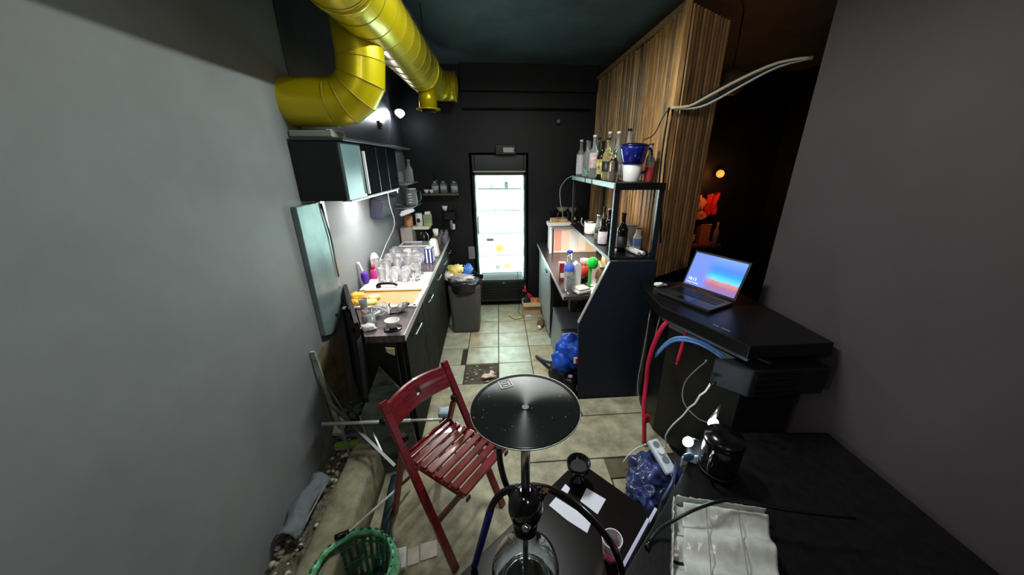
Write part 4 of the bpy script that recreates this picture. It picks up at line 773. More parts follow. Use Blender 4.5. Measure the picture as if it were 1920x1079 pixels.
# framed bright back panel and white machine
t = thing('ice_machine', 'white framed cabinet with a bright front below the kitchen roll', 'appliance', (0.76, 3.42, rz_))
B().box((0.02, 0.12, 0.135), (0.50, 0.20, 0.27)).build('body', m('warm_white_body', (228, 210, 196), 0.4, var=.05), t, bevel=0.004)
for i, c in enumerate([(214, 150, 130), (226, 196, 176), (204, 214, 210), (236, 230, 214), (232, 200, 150)]): B().box((-0.15+0.085*i, 0.018, 0.13), (0.07, 0.006, 0.22)).build('front_strip', m('strip_%d' % i, c, 0.4), t)
B().box((-0.235, 0.0, 0.14), (0.02, 0.03, 0.28)).build('frame', white_plastic, t, bevel=0.003); B().box((-0.205, 0.01, 0.14), (0.012, 0.02, 0.26)).build('seal', black_plastic, t); B().box((0.02, 0.0, 0.268), (0.50, 0.03, 0.02)).build('frame', grey_plastic, t, bevel=0.003)
t = thing('wooden_crate', 'white box with a small wooden crate frame on the white cabinet', 'crate', (0.62, 3.50, rz_+0.281)); B().box((0, 0, 0.02), (0.24, 0.12, 0.038)).build('base_box', white_plastic, t, bevel=0.004)
for (c, d_) in (((0.0, -0.05, 0.058), (0.16, 0.01, 0.03)), ((0.0, 0.05, 0.058), (0.16, 0.01, 0.03)), ((-0.08, 0, 0.055), (0.01, 0.10, 0.03)), ((0.08, 0, 0.055), (0.01, 0.10, 0.03))): B().box(c, d_).build('slat', slat_ms[2], t)
t = thing('wire_handle_basket', 'small wire basket on the wooden crate by the back wall', 'basket', (0.66, 3.50, rz_+0.355)); B().tube([(-0.06, 0, 0), (-0.04, 0, 0.07), (0.0, 0, 0.10), (0.05, 0, 0.06), (0.06, 0, 0)], 0.0025, 5).build('handle', steel, t); B().torus((0, 0, 0.004), 0.055, 0.003).build('rim', steel, t)
t = thing('black_bowl', 'dark bowl of cables beside the wooden crate', 'bowl', (0.84, 3.52, rz_+0.281)); B().lathe([(0.03, 0), (0.065, 0.04), (0.062, 0.04), (0.025, 0.006)], closed_top=False).build('bowl', black_gloss, t); B().torus((0, 0, 0.042), 0.05, 0.004).build('coil', black_plastic, t)
t = thing('hanging_pans', 'beige bowl and dark pan on a bracket on the back wall beside the rack', 'bowl', (0.72, 3.86, 1.17)); B().lathe([(0.03, 0), (0.07, 0.05), (0.066, 0.05), (0.026, 0.004)], closed_top=False).build('bowl', m('beige_ceramic', (150, 138, 120), 0.4), t); B().box((0.02, 0.04, -0.012), (0.30, 0.14, 0.012)).build('bracket', black_plastic, t); B().lathe([(0.04, 0), (0.045, 0.05)], (0.12, 0, 0)).build('pan', m('khaki_tin', (140, 128, 92), 0.4), t)
t = thing('yellow_bottle', 'small yellow bottle hanging below the beige bowl', 'bottle', (0.855, 3.80, 1.03)); B().lathe([(0.02, 0), (0.022, 0.01), (0.02, 0.07), (0.008, 0.09)]).build('body', m('mustard_yellow', (216, 184, 50), 0.4), t); B().lathe([(0.009, 0.091), (0.008, 0.11)]).build('cap', black_plastic, t); B().box((0, 0.04, 0.05), (0.03, 0.10, 0.01)).build('holder', black_plastic, t)
t = thing('arched_cable', 'pale cable arching from the upper rack rail down to the crate', 'cable', (0, 0, 0)); B().tube([(0.70, 3.30, 1.58), (0.65, 3.33, 1.55), (0.60, 3.36, 1.46), (0.615, 3.40, 1.33), (0.645, 3.44, 1.22), (0.66, 3.46, 1.16)], 0.004, 6).build('wire', m('pale_cable', (160, 164, 160), 0.4), t); B().cyl((0.66, 3.46, 1.16), (0.66, 3.462, 1.135), 0.008).build('plug', grey_plastic, t)

# blue rucksack and bits on the floor behind the end panel
t = thing('backpack', 'bright blue rucksack with a white and red badge slumped behind the bar end panel', 'backpack', (0.53, 2.33, 0.0))
blu = m('blue_nylon', (26, 78, 190), 0.45, var=0.3, scale=9, bump=0.3)
B().blob((0.03, 0.02, 0.24), (0.26, 0.22, 0.32), 0.18, freq=6, seed=41, sub=4).build('bag', blu, t)
B().blob((-0.06, -0.02, 0.19), (0.15, 0.17, 0.20), 0.2, freq=7, seed=43).build('pocket', blu, t)
B().blob((-0.05, -0.0, 0.09), (0.20, 0.20, 0.20), 0.25, freq=6, seed=44).build('pocket', m('black_nylon', (22, 24, 30), 0.5, var=0.2, scale=12), t)
B().tube([(-0.04, 0.1, 0.36), (0.04, 0.04, 0.405), (0.13, 0.0, 0.37)], 0.014).build('zip_binding', m('grey_lilac_piping', (150, 130, 150), 0.5), t)
B().box((0.045, -0.105, 0.25), (0.05, 0.008, 0.05), RX(-0.15)).build('badge', white_plastic, t, label='white badge'); B().box((0.042, -0.112, 0.25), (0.014, 0.006, 0.034), RX(-0.15)).build('badge_stripe', m('red_plastic', (190, 30, 40)), t)
B().tube([(-0.12, 0.1, 0.10), (-0.18, 0.28, 0.02), (-0.22, 0.36, 0.012), (-0.16, 0.22, 0.012), (-0.10, 0.10, 0.012), (-0.06, 0.0, 0.012)], 0.014, 6).build('strap', m('navy_strap', (26, 40, 62), 0.5), t)
t = thing('water_canister', 'black ribbed canister standing beside the bar end panel', 'canister', (0.515, 2.16, 0.0)); B().lathe([(0.045, 0), (0.047, 0.02), (0.047, 0.12), (0.03, 0.14)]).build('body', black_plastic, t)
for i in range(3): B().torus((0, 0, 0.035+0.03*i), 0.047, 0.003).build('rib', black_gloss, t)
B().lathe([(0.018, 0.141), (0.018, 0.155)]).build('cap', grey_plastic, t)
t = thing('torn_paper', 'crumpled pinkish paper lying on the broken tile', 'paper', (-0.130,2.408,0.002)); B().blob((0, 0, 0.012), (0.10, 0.045, 0.028), 0.45, seed=51).build('crumple', m('pinkish_paper', (226, 206, 190), 0.6), t); B().blob((0.03, 0.05, 0.01), (0.04, 0.05, 0.02), 0.4, seed=52).build('scrap', m('pinkish_paper', (226, 206, 190)), t)

# ------------------------------------------------------------------ far room through the gap at right
t = thing('display_shelf', 'low wooden shelf in the orange-lit room beyond the slatted screen', 'shelf', (2.38, 3.80, 0.0)); B().box((0, 0, 0.78), (0.42, 0.25, 0.03)).build('board', m('red_brown_shelf', (120, 60, 40), 0.5), t); B().box((-0.18, 0, 0.38), (0.03, 0.22, 0.76)).build('leg', black_matte, t); B().box((0.18, 0, 0.38), (0.03, 0.22, 0.76)).build('leg', black_matte, t)
t = thing('clay_pot', 'small glowing clay pot at the left of the far orange-lit shelf', 'pot', (2.25, 3.78, 0.796)); B().lathe([(0.04, 0), (0.06, 0.05), (0.05, 0.10)]).build('pot', m('tan_clay', (200, 150, 100), 0.5), t); B().torus((0, 0, 0.10), 0.05, 0.005).build('rim', card, t)
t = thing('patterned_box', 'box with a dotted pattern on the far orange-lit shelf', 'box', (2.40, 3.78, 0.796)); B().box((0, 0, 0.11), (0.12, 0.10, 0.22)).build('box', m('spotted_print', (226, 140, 90), 0.5, rgb2=(120, 40, 24), scale=60), t); B().box((0, 0, 0.225), (0.13, 0.11, 0.012)).build('lid', card, t)
t = thing('cloth_bundle', 'heap of orange-lit brown cloth stacked on the far shelf', 'cloth', (2.28, 3.80, 1.06)); B().blob((0, 0, 0.06), (0.24, 0.16, 0.13), 0.25, seed=61).build('bundle', m('brown_fabric', (214, 140, 90), 0.7, rgb2=(120, 60, 40), scale=12), t); B().blob((0.0, 0.02, 0.19), (0.18, 0.14, 0.20), 0.3, seed=62).build('bundle', m('brown_fabric', (214, 140, 90)), t); B().box((0.0, 0.03, -0.018), (0.30, 0.20, 0.02)).build('tray', black_matte, t); B().box((-0.02, 0.05, -0.13), (0.02, 0.16, 0.22)).build('tray_leg', black_matte, t)
t = thing('red_cloth', 'bright red cloth hanging on the far wall below the orange lamp', 'cloth', (2.52, 3.90, 1.22)); B().sheet(lambda u, v: Vector(((u-.5)*0.15+0.01*math.sin(v*9), 0.01*math.sin(u*12), (v-.5)*0.26+0.02*u)), 14, 10, 0.004).build('fabric', m('signal_red_cloth', (214, 34, 30), 0.6), t); B().cyl((-0.08, 0, 0.135), (0.08, 0, 0.135), 0.006).build('rod', black_plastic, t)
t = thing('dark_bottle_pair', 'tall pale bottle standing among the far orange-lit clutter', 'bottle', (2.42, 3.56, 0.0)); B().box((0.0, 0, 0.40), (0.08, 0.10, 0.80)).build('stand', black_matte, t); B().lathe([(0.03, 0.80), (0.03, 0.96), (0.01, 1.03), (0.01, 1.08)]).build('bottle', m('orange_grey_glass', (170, 110, 90), 0.2), t)
t = thing('orange_lamp', 'round orange lamp glowing in the dark room beyond the screen', 'lamp', (2.53, 3.86, 1.58)); B().blob((0, 0, 0), (0.085, 0.085, 0.085), 0.0).build('bulb', m('orange_bulb_glow', (255, 122, 52), 0.5, emis=2.2), t); B().cyl((0, 0.0, 0.0), (0, 0.095, 0.0), 0.02).build('mount', black_plastic, t)
light('orange_lamp_light', 'POINT', (2.50, 3.72, 1.56), 1.5, (1.0, 0.35, 0.1), 0.05)
t = thing('paper_lantern', 'dim brown round lantern behind the bundled cables at upper right', 'lantern', (1.62, 2.55, 2.22)); B().blob((0, 0, 0), (0.20, 0.20, 0.17), 0.03).build('shade', m('brown_lantern', (74, 58, 44), 0.6), t); B().cyl((0, 0, 0.07), (0, 0, 0.40), 0.004).build('cord', black_plastic, t)

# ------------------------------------------------------------------ cables upper right
t = thing('cable_bundle', 'bundle of pale and dark cables sagging across the slatted screen at upper right', 'cable', (0, 0, 0))
ends = [(1.46, 1.82, 2.30)]
for i, (mt, o1, r) in enumerate(((m('pale_cable', (160, 164, 160)), 0.0, 0.006), (black_plastic, 0.02, 0.007), (m('beige_cable', (170, 156, 130), 0.4), 0.045, 0.009), (black_plastic, 0.06, 0.006))):
    B().tube([(1.00, 2.10, 2.00-o1*0.1), (1.08, 2.05, 1.985+o1*0.25), (1.16, 2.0, 2.0+o1*0.9), (1.28, 1.92, 2.075+o1*0.8), (1.40, 1.84, 2.145+o1*0.4), (1.52, 1.78, 2.17)], r, 7).build('wire', mt, t)
t = thing('draped_cord', 'thin dark cord running from the cable bundle down to the navy jug', 'cord', (0, 0, 0)); B().tube([(1.0, 2.115, 1.99), (0.97, 2.12, 1.95), (0.945, 2.15, 1.86), (0.90, 2.20, 1.83)], 0.0035, 6).build('wire', m('brown_cord', (46, 26, 20), 0.5), t); B().cyl((1.0, 2.115, 1.985), (1.0, 2.115, 2.0), 0.006).build('clip', black_plastic, t)
for nm, x in (('left', 1.005), ('right', 1.03)):
    t = thing('drop_cable', 'black cable dropping down the slats, the %s one of the two' % nm, 'cable', (0, 0, 0), 0, 'black cables dropping down the slats'); B().tube([(x-0.005, 2.12, 1.985), (x-0.01, 2.12, 1.75), (x+0.004, 2.125, 1.5), (x+(0.035 if nm == 'right' else 0.028), 2.12, 1.2)], 0.005, 6).build('wire', black_plastic, t); B().cyl((x-0.005, 2.12, 1.98), (x-0.005, 2.12, 1.995), 0.007).build('clip', black_plastic, t)

# ------------------------------------------------------------------ laptop desk at right
dk = thing('equipment_desk', 'tall black equipment desk carrying the open laptop', 'desk', (0, 0, 0))
B().prism([(0.905, 1.93), (0.885, 1.655), (1.075, 1.20), (1.47, 1.20), (1.47, 2.02), (0.95, 2.06)], 0.885, 0.95).build('top', black_plastic, dk, bevel=0.004)
B().prism([(1.02, 2.02), (1.00, 1.73), (1.16, 1.28), (1.46, 1.28), (1.46, 2.02)], 0.0, 0.884).build('body', m('dark_desk_front', (16, 17, 19), 0.35, var=0.3, scale=5, spec=0.35), dk)
B().bar((0.915, 1.665, 0.872), (1.10, 1.22, 0.872), 0.02, 0.022).build('front_rail', m('blue_white_edge', (150, 170, 200), 0.2, metal=0.7), dk)
B().bar((0.985, 1.71, 0.80), (1.14, 1.30, 0.80), 0.012, 0.02).build('lower_rail', steel, dk)
B().bar((1.06, 1.45, 0.86), (1.20, 1.20, 0.86), 0.03, 0.01).build('bracket', steel, dk)
B().box((1.045, 1.40, 0.951), (0.006, 0.030, 0.001), RZ(0.42)).build('worn_print', m('faded_print', (130, 130, 134), 0.5), dk); B().box((1.065, 1.355, 0.951), (0.006, 0.044, 0.001), RZ(0.42)).build('worn_print', m('faded_print', (130, 130, 134)), dk)
# laptop
lp0 = Vector((1.150, 1.935, 0.9515)); ldir = Vector((0.13, -0.28, 0)).normalized()
lang = math.atan2(ldir.y, ldir.x)
lt = thing('laptop', 'open laptop showing a blue sky and sunset wallpaper on the black desk', 'laptop', lp0, lang)
# local: x along the hinge, -y... toward the viewer side
LW, LH = 0.34, 0.228
sgn = -1
B().box((LW/2, sgn*0.115, 0.010), (LW, 0.22, 0.018)).build('base', m('laptop_shell', (30, 32, 34), 0.35), lt, bevel=0.004)
for r_ in range(5):
    for c_ in range(13): B().box((0.03+c_*0.0225, sgn*(0.05+r_*0.0185), 0.0200), (0.018, 0.0145, 0.002)).build('key', black_plastic, lt)
B().box((LW/2, sgn*0.185, 0.0195), (0.09, 0.05, 0.001)).build('touchpad', black_gloss, lt)
tilt = math.radians(-20)
Rt = RX(-tilt*sgn*-1)
lid = B().box((LW/2, 0, LH/2+0.008), (LW, 0.010, LH)).build('screen_lid', m('laptop_shell', (30, 32, 34)), lt, bevel=0.003); lid.location = (0, 0.004, 0.012); lid.rotation_euler = (math.radians(-22), 0, 0)
def scrmat():
    q = bpy.data.materials.new('laptop_wallpaper'); q.use_nodes = True; nt = q.node_tree; b = nt.nodes['Principled BSDF']
    tc = nt.nodes.new('ShaderNodeTexCoord'); sx = nt.nodes.new('ShaderNodeSeparateXYZ'); nt.links.new(tc.outputs['Generated'], sx.inputs[0])
    nz = nt.nodes.new('ShaderNodeTexNoise'); nz.inputs['Scale'].default_value = 5; nt.links.new(tc.outputs['Generated'], nz.inputs['Vector'])
    ad = nt.nodes.new('ShaderNodeMath'); ad.operation = 'MULTIPLY_ADD'; ad.inputs[1].default_value = 0.10; nt.links.new(nz.outputs[0], ad.inputs[0]); nt.links.new(sx.outputs['Z'], ad.inputs[2])
    r1 = nt.nodes.new('ShaderNodeValToRGB'); nt.links.new(ad.outputs[0], r1.inputs[0])
    e = r1.color_ramp.elements; e[0].position = 0.0; e[0].color = lin((92, 104, 176))+(1,); e[1].position = 1.0; e[1].color = lin((96, 136, 224))+(1,)
    for p, c in ((0.22, (150, 96, 130)), (0.36, (190, 120, 120)), (0.41, (90, 190, 240)), (0.60, (30, 140, 240)), (0.72, (60, 110, 215))):
        x = e.new(p); x.color = lin(c)+(1,)
    mx = nt.nodes.new('ShaderNodeMixRGB'); mr = nt.nodes.new('ShaderNodeMapRange'); mr.inputs['From Min'].default_value = 0.32; mr.inputs['From Max'].default_value = 0.48
    nt.links.new(sx.outputs['X'], mr.inputs['Value']); nt.links.new(mr.outputs[0], mx.inputs[0]); mx.inputs[1].default_value = lin((96, 120, 208))+(1,); nt.links.new(r1.outputs[0], mx.inputs[2])
    nt.links.new(mx.outputs[0], b.inputs['Base Color']); nt.links.new(mx.outputs[0], b.inputs['Emission Color']); b.inputs['Emission Strength'].default_value = 0.95; b.inputs['Roughness'].default_value = 0.4
    return q
dsp = B().box((LW/2, -0.0055, LH/2+0.010), (LW-0.024, 0.002, LH-0.026)).build('display', scrmat(), lid)
wtxt = m('screen_text_glow', (235, 240, 255), 0.5, emis=1.0)
text('18:13', 0.026, (0.024, -0.0068, 0.052), (PI/2, 0, 0), wtxt, dsp)
text('Friday, 7 October', 0.011, (0.022, -0.0068, 0.036), (PI/2, 0, 0), wtxt, dsp)
t = thing('pale_pebble', 'small pale crumpled scrap at the foot of the slatted screen', 'scrap', (1.015, 1.965, 0.951)); B().blob((0, 0, 0.012), (0.06, 0.04, 0.026), 0.3, seed=71).build('scrap', paper_w, t); B().blob((0.04, 0.0, 0.008), (0.03, 0.03, 0.015), 0.3, seed=72).build('chip', grey_plastic, t)
# hoses and cables over the front of the desk
redc = m('crimson_strap', (206, 30, 66), 0.4)
t = thing('red_strap', 'long crimson strap looping over the desk rail down to the floor', 'strap', (0, 0, 0)); B().tube([(0.985, 1.60, 0.90), (0.955, 1.62, 0.897), (0.905, 1.63, 0.84), (0.88, 1.66, 0.70), (0.875, 1.68, 0.55), (0.89, 1.70, 0.42), (0.875, 1.66, 0.28), (0.88, 1.62, 0.12), (0.885, 1.60, 0.016)], 0.013, 8).build('webbing', redc, t); B().box((0.884, 1.62, 0.2), (0.03, 0.03, 0.05)).build('buckle', m('dark_red_buckle', (150, 20, 30), 0.4), t)
t = thing('short_red_strap', 'short crimson strap hanging right of the long one under the desk edge', 'strap', (0, 0, 0)); B().tube([(1.00, 1.53, 0.875), (0.975, 1.53, 0.82), (0.970, 1.53, 0.74), (0.968, 1.54, 0.66)], 0.009, 8).build('webbing', redc, t); B().cyl((0.968, 1.54, 0.655), (0.968, 1.542, 0.64), 0.007).build('tip', redc, t)
blh = m('light_blue_hose', (90, 140, 205), 0.2, coat=0.5)
t = thing('blue_hose', 'pair of light blue hoses arching in front of the black desk', 'hose', (0, 0, 0))
for o_ in (0.0, 0.016): B().tube([(0.90, 1.66, 0.62+o_), (0.93, 1.58, 0.76+o_), (0.975, 1.50, 0.815+o_), (1.03, 1.40, 0.825+o_), (1.09, 1.31, 0.78+o_), (1.10, 1.26, 0.71+o_)], 0.008, 8).build('tube', blh, t)
t = thing('grey_wire', 'thin grey wire hanging down the desk front from the blue hoses', 'wire', (0, 0, 0)); B().tube([(1.03, 1.40, 0.74), (1.0, 1.42, 0.68), (0.975, 1.45, 0.58), (0.955, 1.40, 0.50), (0.99, 1.30, 0.47), (1.05, 1.22, 0.50)], 0.003, 6).build('wire', grey_plastic, t); B().cyl((1.03, 1.40, 0.74), (1.035, 1.40, 0.755), 0.005).build('tip', grey_plastic, t)
t = thing('desk_edge_wire', 'thin pale wires running down the left side of the desk to the floor', 'wire', (0, 0, 0)); B().tube([(0.915, 1.70, 0.88), (0.905, 1.72, 0.6), (0.91, 1.74, 0.3), (0.93, 1.75, 0.04)], 0.0025, 6).build('wire', m('pale_cable', (160, 164, 160)), t); B().tube([(0.96, 1.92, 0.8), (0.965, 1.94, 0.5), (0.95, 1.93, 0.2), (0.96, 1.80, 0.03), (0.935, 1.70, 0.02)], 0.0025, 6).build('wire', m('pale_cable', (160, 164, 160)), t)
t = thing('zigzag_wire', 'kinked white mains wire climbing from the power strip toward the black bracket', 'wire', (0, 0, 0))
zz = [(0.851,1.450,0.147), (0.936,1.450,0.131), (0.910,1.430,0.241), (0.922,1.400,0.348), (0.947,1.370,0.434), (0.952,1.340,0.512), (0.957,1.310,0.563), (0.951,1.280,0.636), (0.959,1.260,0.673), (0.961,1.240,0.733)]
B().tube(zz, 0.0045, 7, 2).build('wire', white_plastic, t); B().cyl(zz[-1], (Vector(zz[-1])+Vector((0.02, -0.01, 0.012))), 0.007).build('plug', black_plastic, t)
# black bracket / amplifier at the right edge
t = thing('wall_amplifier', 'black wedge-shaped amplifier box sticking in from the right side', 'amplifier', (0, 0, 0))
B().prism([(0.985, 1.285), (1.10, 1.17), (1.46, 1.17), (1.46, 1.275)], 0.70, 0.84).build('case', black_matte, t, bevel=0.006)
for i in range(4): B().box((1.22, 1.167, 0.72+0.03*i), (0.20, 0.006, 0.012)).build('vent', black_gloss, t)
# lamps on the bench
def led(name, label, p, tgt):
    t = thing(name, label, 'lamp', p)
    B().blob((0, 0, 0), (0.045, 0.035, 0.045), 0.0).build('bulb', m('cold_led_glow', (225, 238, 255), 0.5, emis=12), t)
    d = Vector(tgt)
    B().cyl((0.0, 0.01, 0.01), d, 0.012, 0.006).build('arm', steel, t)
    B().cyl((0.012, 0.015, 0.0), (0.014, 0.02, 0.5515-p[2]), 0.005, seg=8).build('stand', black_plastic, t)
led('bench_lamp', 'cold white lamp glowing above the black pot at the right', (0.901,1.093,0.640), (0.05, 0.04, 0.06))
led('bench_lamp', 'smaller cold white lamp glowing just left of the black pot', (0.779,1.058,0.580), (0.045, 0.0, 0.0))
t = thing('reflector', 'blue-white curved reflector cup below the smaller bench lamp', 'reflector', (0.740,0.973,0.560)); B().sheet(lambda u, v: Vector(((u-.5)*0.07, 0.02*math.cos((u-.5)*3)+0.0*v, -0.02+v*0.055-0.02*math.cos((u-.5)*3.0))), 10, 4, 0.004).build('shell', m('pale_blue_white', (196, 216, 232), 0.3), t); B().blob((0, 0.012, 0.016), (0.055, 0.02, 0.04), 0.05).build('core', m('steel_blue_glass', (60, 90, 120), 0.2), t)

# bench at right foreground
BZ = 0.55
bn = thing('black_bench', 'glossy black bench top filling the lower right corner', 'bench', (0, 0, 0))
B().prism([(0.785, 1.07), (0.739, 0.977), (0.51, 0.765), (0.330, 0.605), (0.10, 0.35), (1.46, 0.35), (1.46, 1.09), (0.95, 1.13)], BZ-0.04, BZ).build('top', m('black_bench_top', (13, 13, 14), 0.4, spec=0.3, var=0.4, scale=26, bump=0.1), bn, bevel=0.004)
for (x, yv) in ((0.82, 1.03), (1.40, 1.03), (0.32, 0.42), (1.40, 0.42)): B().box((x, yv, (BZ-0.04)/2), (0.045, 0.045, BZ-0.04)).build('leg', black_plastic, bn)
t = thing('black_pot', 'big black lidded pot with a chrome catch on the bench', 'pot', (0.811,0.884,0.552)); B().lathe([(0.060, 0), (0.068, 0.02), (0.070, 0.13), (0.066, 0.15)], (0.03, 0.06, 0), 28).build('pot', black_gloss, t); B().lathe([(0.072, 0.151), (0.068, 0.165), (0.02, 0.175)], (0.03, 0.06, 0), 28).build('lid', black_gloss, t); B().torus((0.03, 0.06, 0.012), 0.070, 0.004).build('foot_ring', black_plastic, t); B().tube([(-0.032, 0.02, 0.14), (-0.05, 0.01, 0.12), (-0.05, 0.01, 0.06), (-0.035, 0.02, 0.03)], 0.005).build('catch', chrome, t)
# corrugated clear sheets
t = thing('corrugated_tray', 'stack of crinkled translucent plastic trays on the bench', 'tray', (0, 0, BZ+0.002))
cm = m('crinkled_clear_plastic', (224, 228, 224), 0.14, rgb2=(186, 190, 186), scale=10, bump=0.35, spec=0.9, trans=0.15, ior=1.3)
A = Vector((0.585, 0.805, 0)); Bv = Vector((0.87, 0.735, 0)); Cc = Vector((0.478, 0.60, 0))
def tray(u, v, z):
    p = A+(Bv-A)*u+(Cc-A)*v*1.8
    return Vector((p.x, p.y, z+0.014*math.sin(v*24)+0.003*noise.noise(Vector((u*14, v*14, z*40)))))
B().sheet(lambda u, v: tray(u, v, 0.012), 30, 60, 0.002).build('sheet', cm, t)
B().sheet(lambda u, v: tray(0.10+u*0.9, 0.06+v*0.94, 0.045), 30, 60, 0.002).build('sheet', cm, t)
B().sheet(lambda u, v: A+(Bv-A)*(0.02+u*0.98)+Vector((0, 0, 0.006+v*0.05))+Vector((0, 0.006*noise.noise(Vector((u*20, v*8, 3))), 0)), 30, 4, 0.002).build('rim', cm, t)
B().sheet(lambda u, v: A+(Cc-A)*u*1.6+Vector((0, 0, 0.006+v*0.045))+Vector((0.006*noise.noise(Vector((u*20, v*8, 3))), 0, 0)), 30, 4, 0.002).build('rim', cm, t)
for k in (0.33, 0.66): B().tube([tray(k, 0.1, 0.068), tray(k, 0.9, 0.068)], 0.0015, 5, 0).build('crease', grey_plastic, t)
t = thing('black_lead', 'black lead curving over the translucent trays from the right side', 'lead', (0, 0, 0)); B().tube([(1.10, 0.66, 0.64), (0.90, 0.70, 0.645), (0.76, 0.745, 0.645), (0.64, 0.735, 0.640), (0.55, 0.72, 0.615), (0.49, 0.715, 0.575), (0.45, 0.69, 0.558)], 0.0055, 8).build('wire', black_plastic, t); B().cyl((0.45, 0.69, 0.558), (0.435, 0.675, 0.558), 0.007).build('ferrule', black_gloss, t)
# curved blue tray/brim and plastic bag on the floor
t = thing('plastic_bag', 'crumpled translucent blue plastic bag on the floor between table and bench', 'bag', (0.83, 1.30, 0.0))
bbm = m('blue_bag_film', (72, 84, 140), 0.2, rgb2=(26, 30, 60), scale=10, bump=0.8, trans=0.2)
B().blob((-0.02, 0.0, 0.10), (0.27, 0.26, 0.19), 0.2, freq=6, sub=5, seed=81).build('film', bbm, t); B().blob((-0.13, -0.08, 0.085), (0.16, 0.20, 0.15), 0.22, freq=6, sub=5, seed=83).build('film', bbm, t)
t = thing('power_strip', 'white power strip lying on the blue plastic bag', 'power strip', (0.825, 1.30, 0.218), 0.25)
B().box((0, 0.0, 0.016), (0.064, 0.18, 0.034), RX(0.35)).build('body', m('cool_white_plastic', (200, 212, 218), 0.3), t, bevel=0.01); B().lathe([(0.018, 0), (0.018, 0.008)], (0, 0.05, 0.046), 16, RX(0.35)).build('outlet', grey_plastic, t); B().lathe([(0.018, 0), (0.018, 0.02)], (0, 0.012, 0.033), 16, RX(0.35)).build('plug', white_plastic, t); B().lathe([(0.018, 0), (0.018, 0.006)], (0, -0.03, 0.022), 16, RX(0.35)).build('outlet', grey_plastic, t)
B().tube([(0, -0.07, -0.01), (-0.005, -0.10, -0.03), (-0.01, -0.13, -0.06), (-0.02, -0.16, -0.11)], 0.004, 7).build('cord', white_plastic, t)
t = thing('white_lead', 'thin white lead arching from the power strip over the blue bag', 'lead', (0, 0, 0)); B().tube([(0.815,1.470,0.141), (0.778,1.470,0.124), (0.727,1.460,0.089), (0.685,1.440,0.048)], 0.0035, 6).build('wire', white_plastic, t); B().cyl((0.815,1.470,0.141), (0.827,1.470,0.144), 0.006).build('tip', white_plastic, t)
t = thing('curved_brim', 'dark blue curved cap brim standing at the bench edge', 'cap', (0.765, 1.10, 0.20))
B().sheet(lambda u, v: Vector((-0.085+0.17*u, -0.10+0.20*u+0.03*math.sin(u*PI)*(-1), 0.11*v+0.05*math.sin(u*PI)*v)), 16, 5, 0.012).build('brim', m('slate_blue_plastic', (52, 60, 92), 0.35), t); B().box((0, 0, -0.10), (0.06, 0.06, 0.20), RZ(0.8)).build('support', black_plastic, t)
t = thing('white_sheet', 'lilac white sheet of plastic standing along the bench edge', 'sheet', (0, 0, 0))
B().prism([(0.345, 0.655), (0.500, 0.805), (0.508, 0.797), (0.353, 0.647)], 0.425, 0.505).build('panel', m('lilac_white_plastic', (196, 196, 226), 0.3), t, bevel=0.001); B().prism([(0.505, 0.812), (0.56, 0.865), (0.567, 0.857), (0.512, 0.804)], 0.425, 0.47).build('panel', m('lilac_white_plastic', (196, 196, 226)), t)

# ------------------------------------------------------------------ low black table with hookah
TZ = 0.42
c0 = Vector((0.329, 1.147, 0)); u1 = Vector((0.66, -0.75, 0)).normalized(); u2 = Vector((-0.76, -0.65, 0)).normalized()
def tp(a, b): p = c0+u1*a+u2*b; return (p.x, p.y)
tb_ = thing('coffee_table', 'low square black gloss table with the hookah standing on it', 'table', (0, 0, 0))
B().prism([tp(0, 0), tp(0.47, 0), tp(0.47, 0.78), tp(0, 0.78)], TZ-0.05, TZ-0.001).build('top', m('black_table_top', (8, 8, 9), 0.28, rgb2=(20, 12, 11), scale=3, spec=0.15), tb_, bevel=0.003)
for (a, b) in ((0.04, 0.04), (0.42, 0.04), (0.42, 0.74), (0.04, 0.74)):
    p = tp(a, b); B().box((p[0], p[1], (TZ-0.05)/2), (0.05, 0.05, TZ-0.05), RZ(math.atan2(u1.y, u1.x))).build('leg', black_plastic, tb_)
# white cards
def cardp(P, label):
    t = thing('white_card', label, 'card', (0, 0, TZ)); B().prism([(p[0], p[1]) for p in P], 0.0, 0.003).build('sheet', m('lilac_white_card', (222, 222, 238), 0.5), t); return t
cardp([(0.215,1.027,0.420), (0.233,1.039,0.420), (0.310,0.872,0.420), (0.286,0.825,0.420), (0.167,0.937,0.420)][:0] or [(0.199,0.971,0.420), (0.321,0.867,0.420), (0.291,0.822,0.420), (0.226,0.875,0.420), (0.166,0.939,0.420)], 'longer white card lying nearer the hookah on the black table')
cardp([(0.334,1.001,0.420), (0.399,0.946,0.420), (0.348,0.888,0.420), (0.294,0.947,0.420)], 'squarer white card lying right of the black holder')
cardp([(0.249,1.027,0.420), (0.265,1.006,0.420), (0.249,0.983,0.420), (0.226,1.002,0.420)], 'tip of a white card sticking out left of the black holder')
t = thing('coal_holder', 'black round hookah bowl with a stubby neck standing on the black table', 'holder', (0.305, 1.045, TZ)); B().lathe([(0.030, 0), (0.028, 0.01), (0.014, 0.03), (0.014, 0.05)], seg=24).build('neck', black_gloss, t); B().lathe([(0.016, 0.051), (0.046, 0.07), (0.050, 0.10), (0.045, 0.10), (0.036, 0.075), (0.0, 0.066)], seg=28, closed_top=False).build('bowl', black_gloss, t); B().torus((0, 0, 0.10), 0.0475, 0.003).build('rim', black_plastic, t)
B().lathe([(0.034, 0.076), (0.034, 0.080)], seg=20).build('screen', black_matte, t)
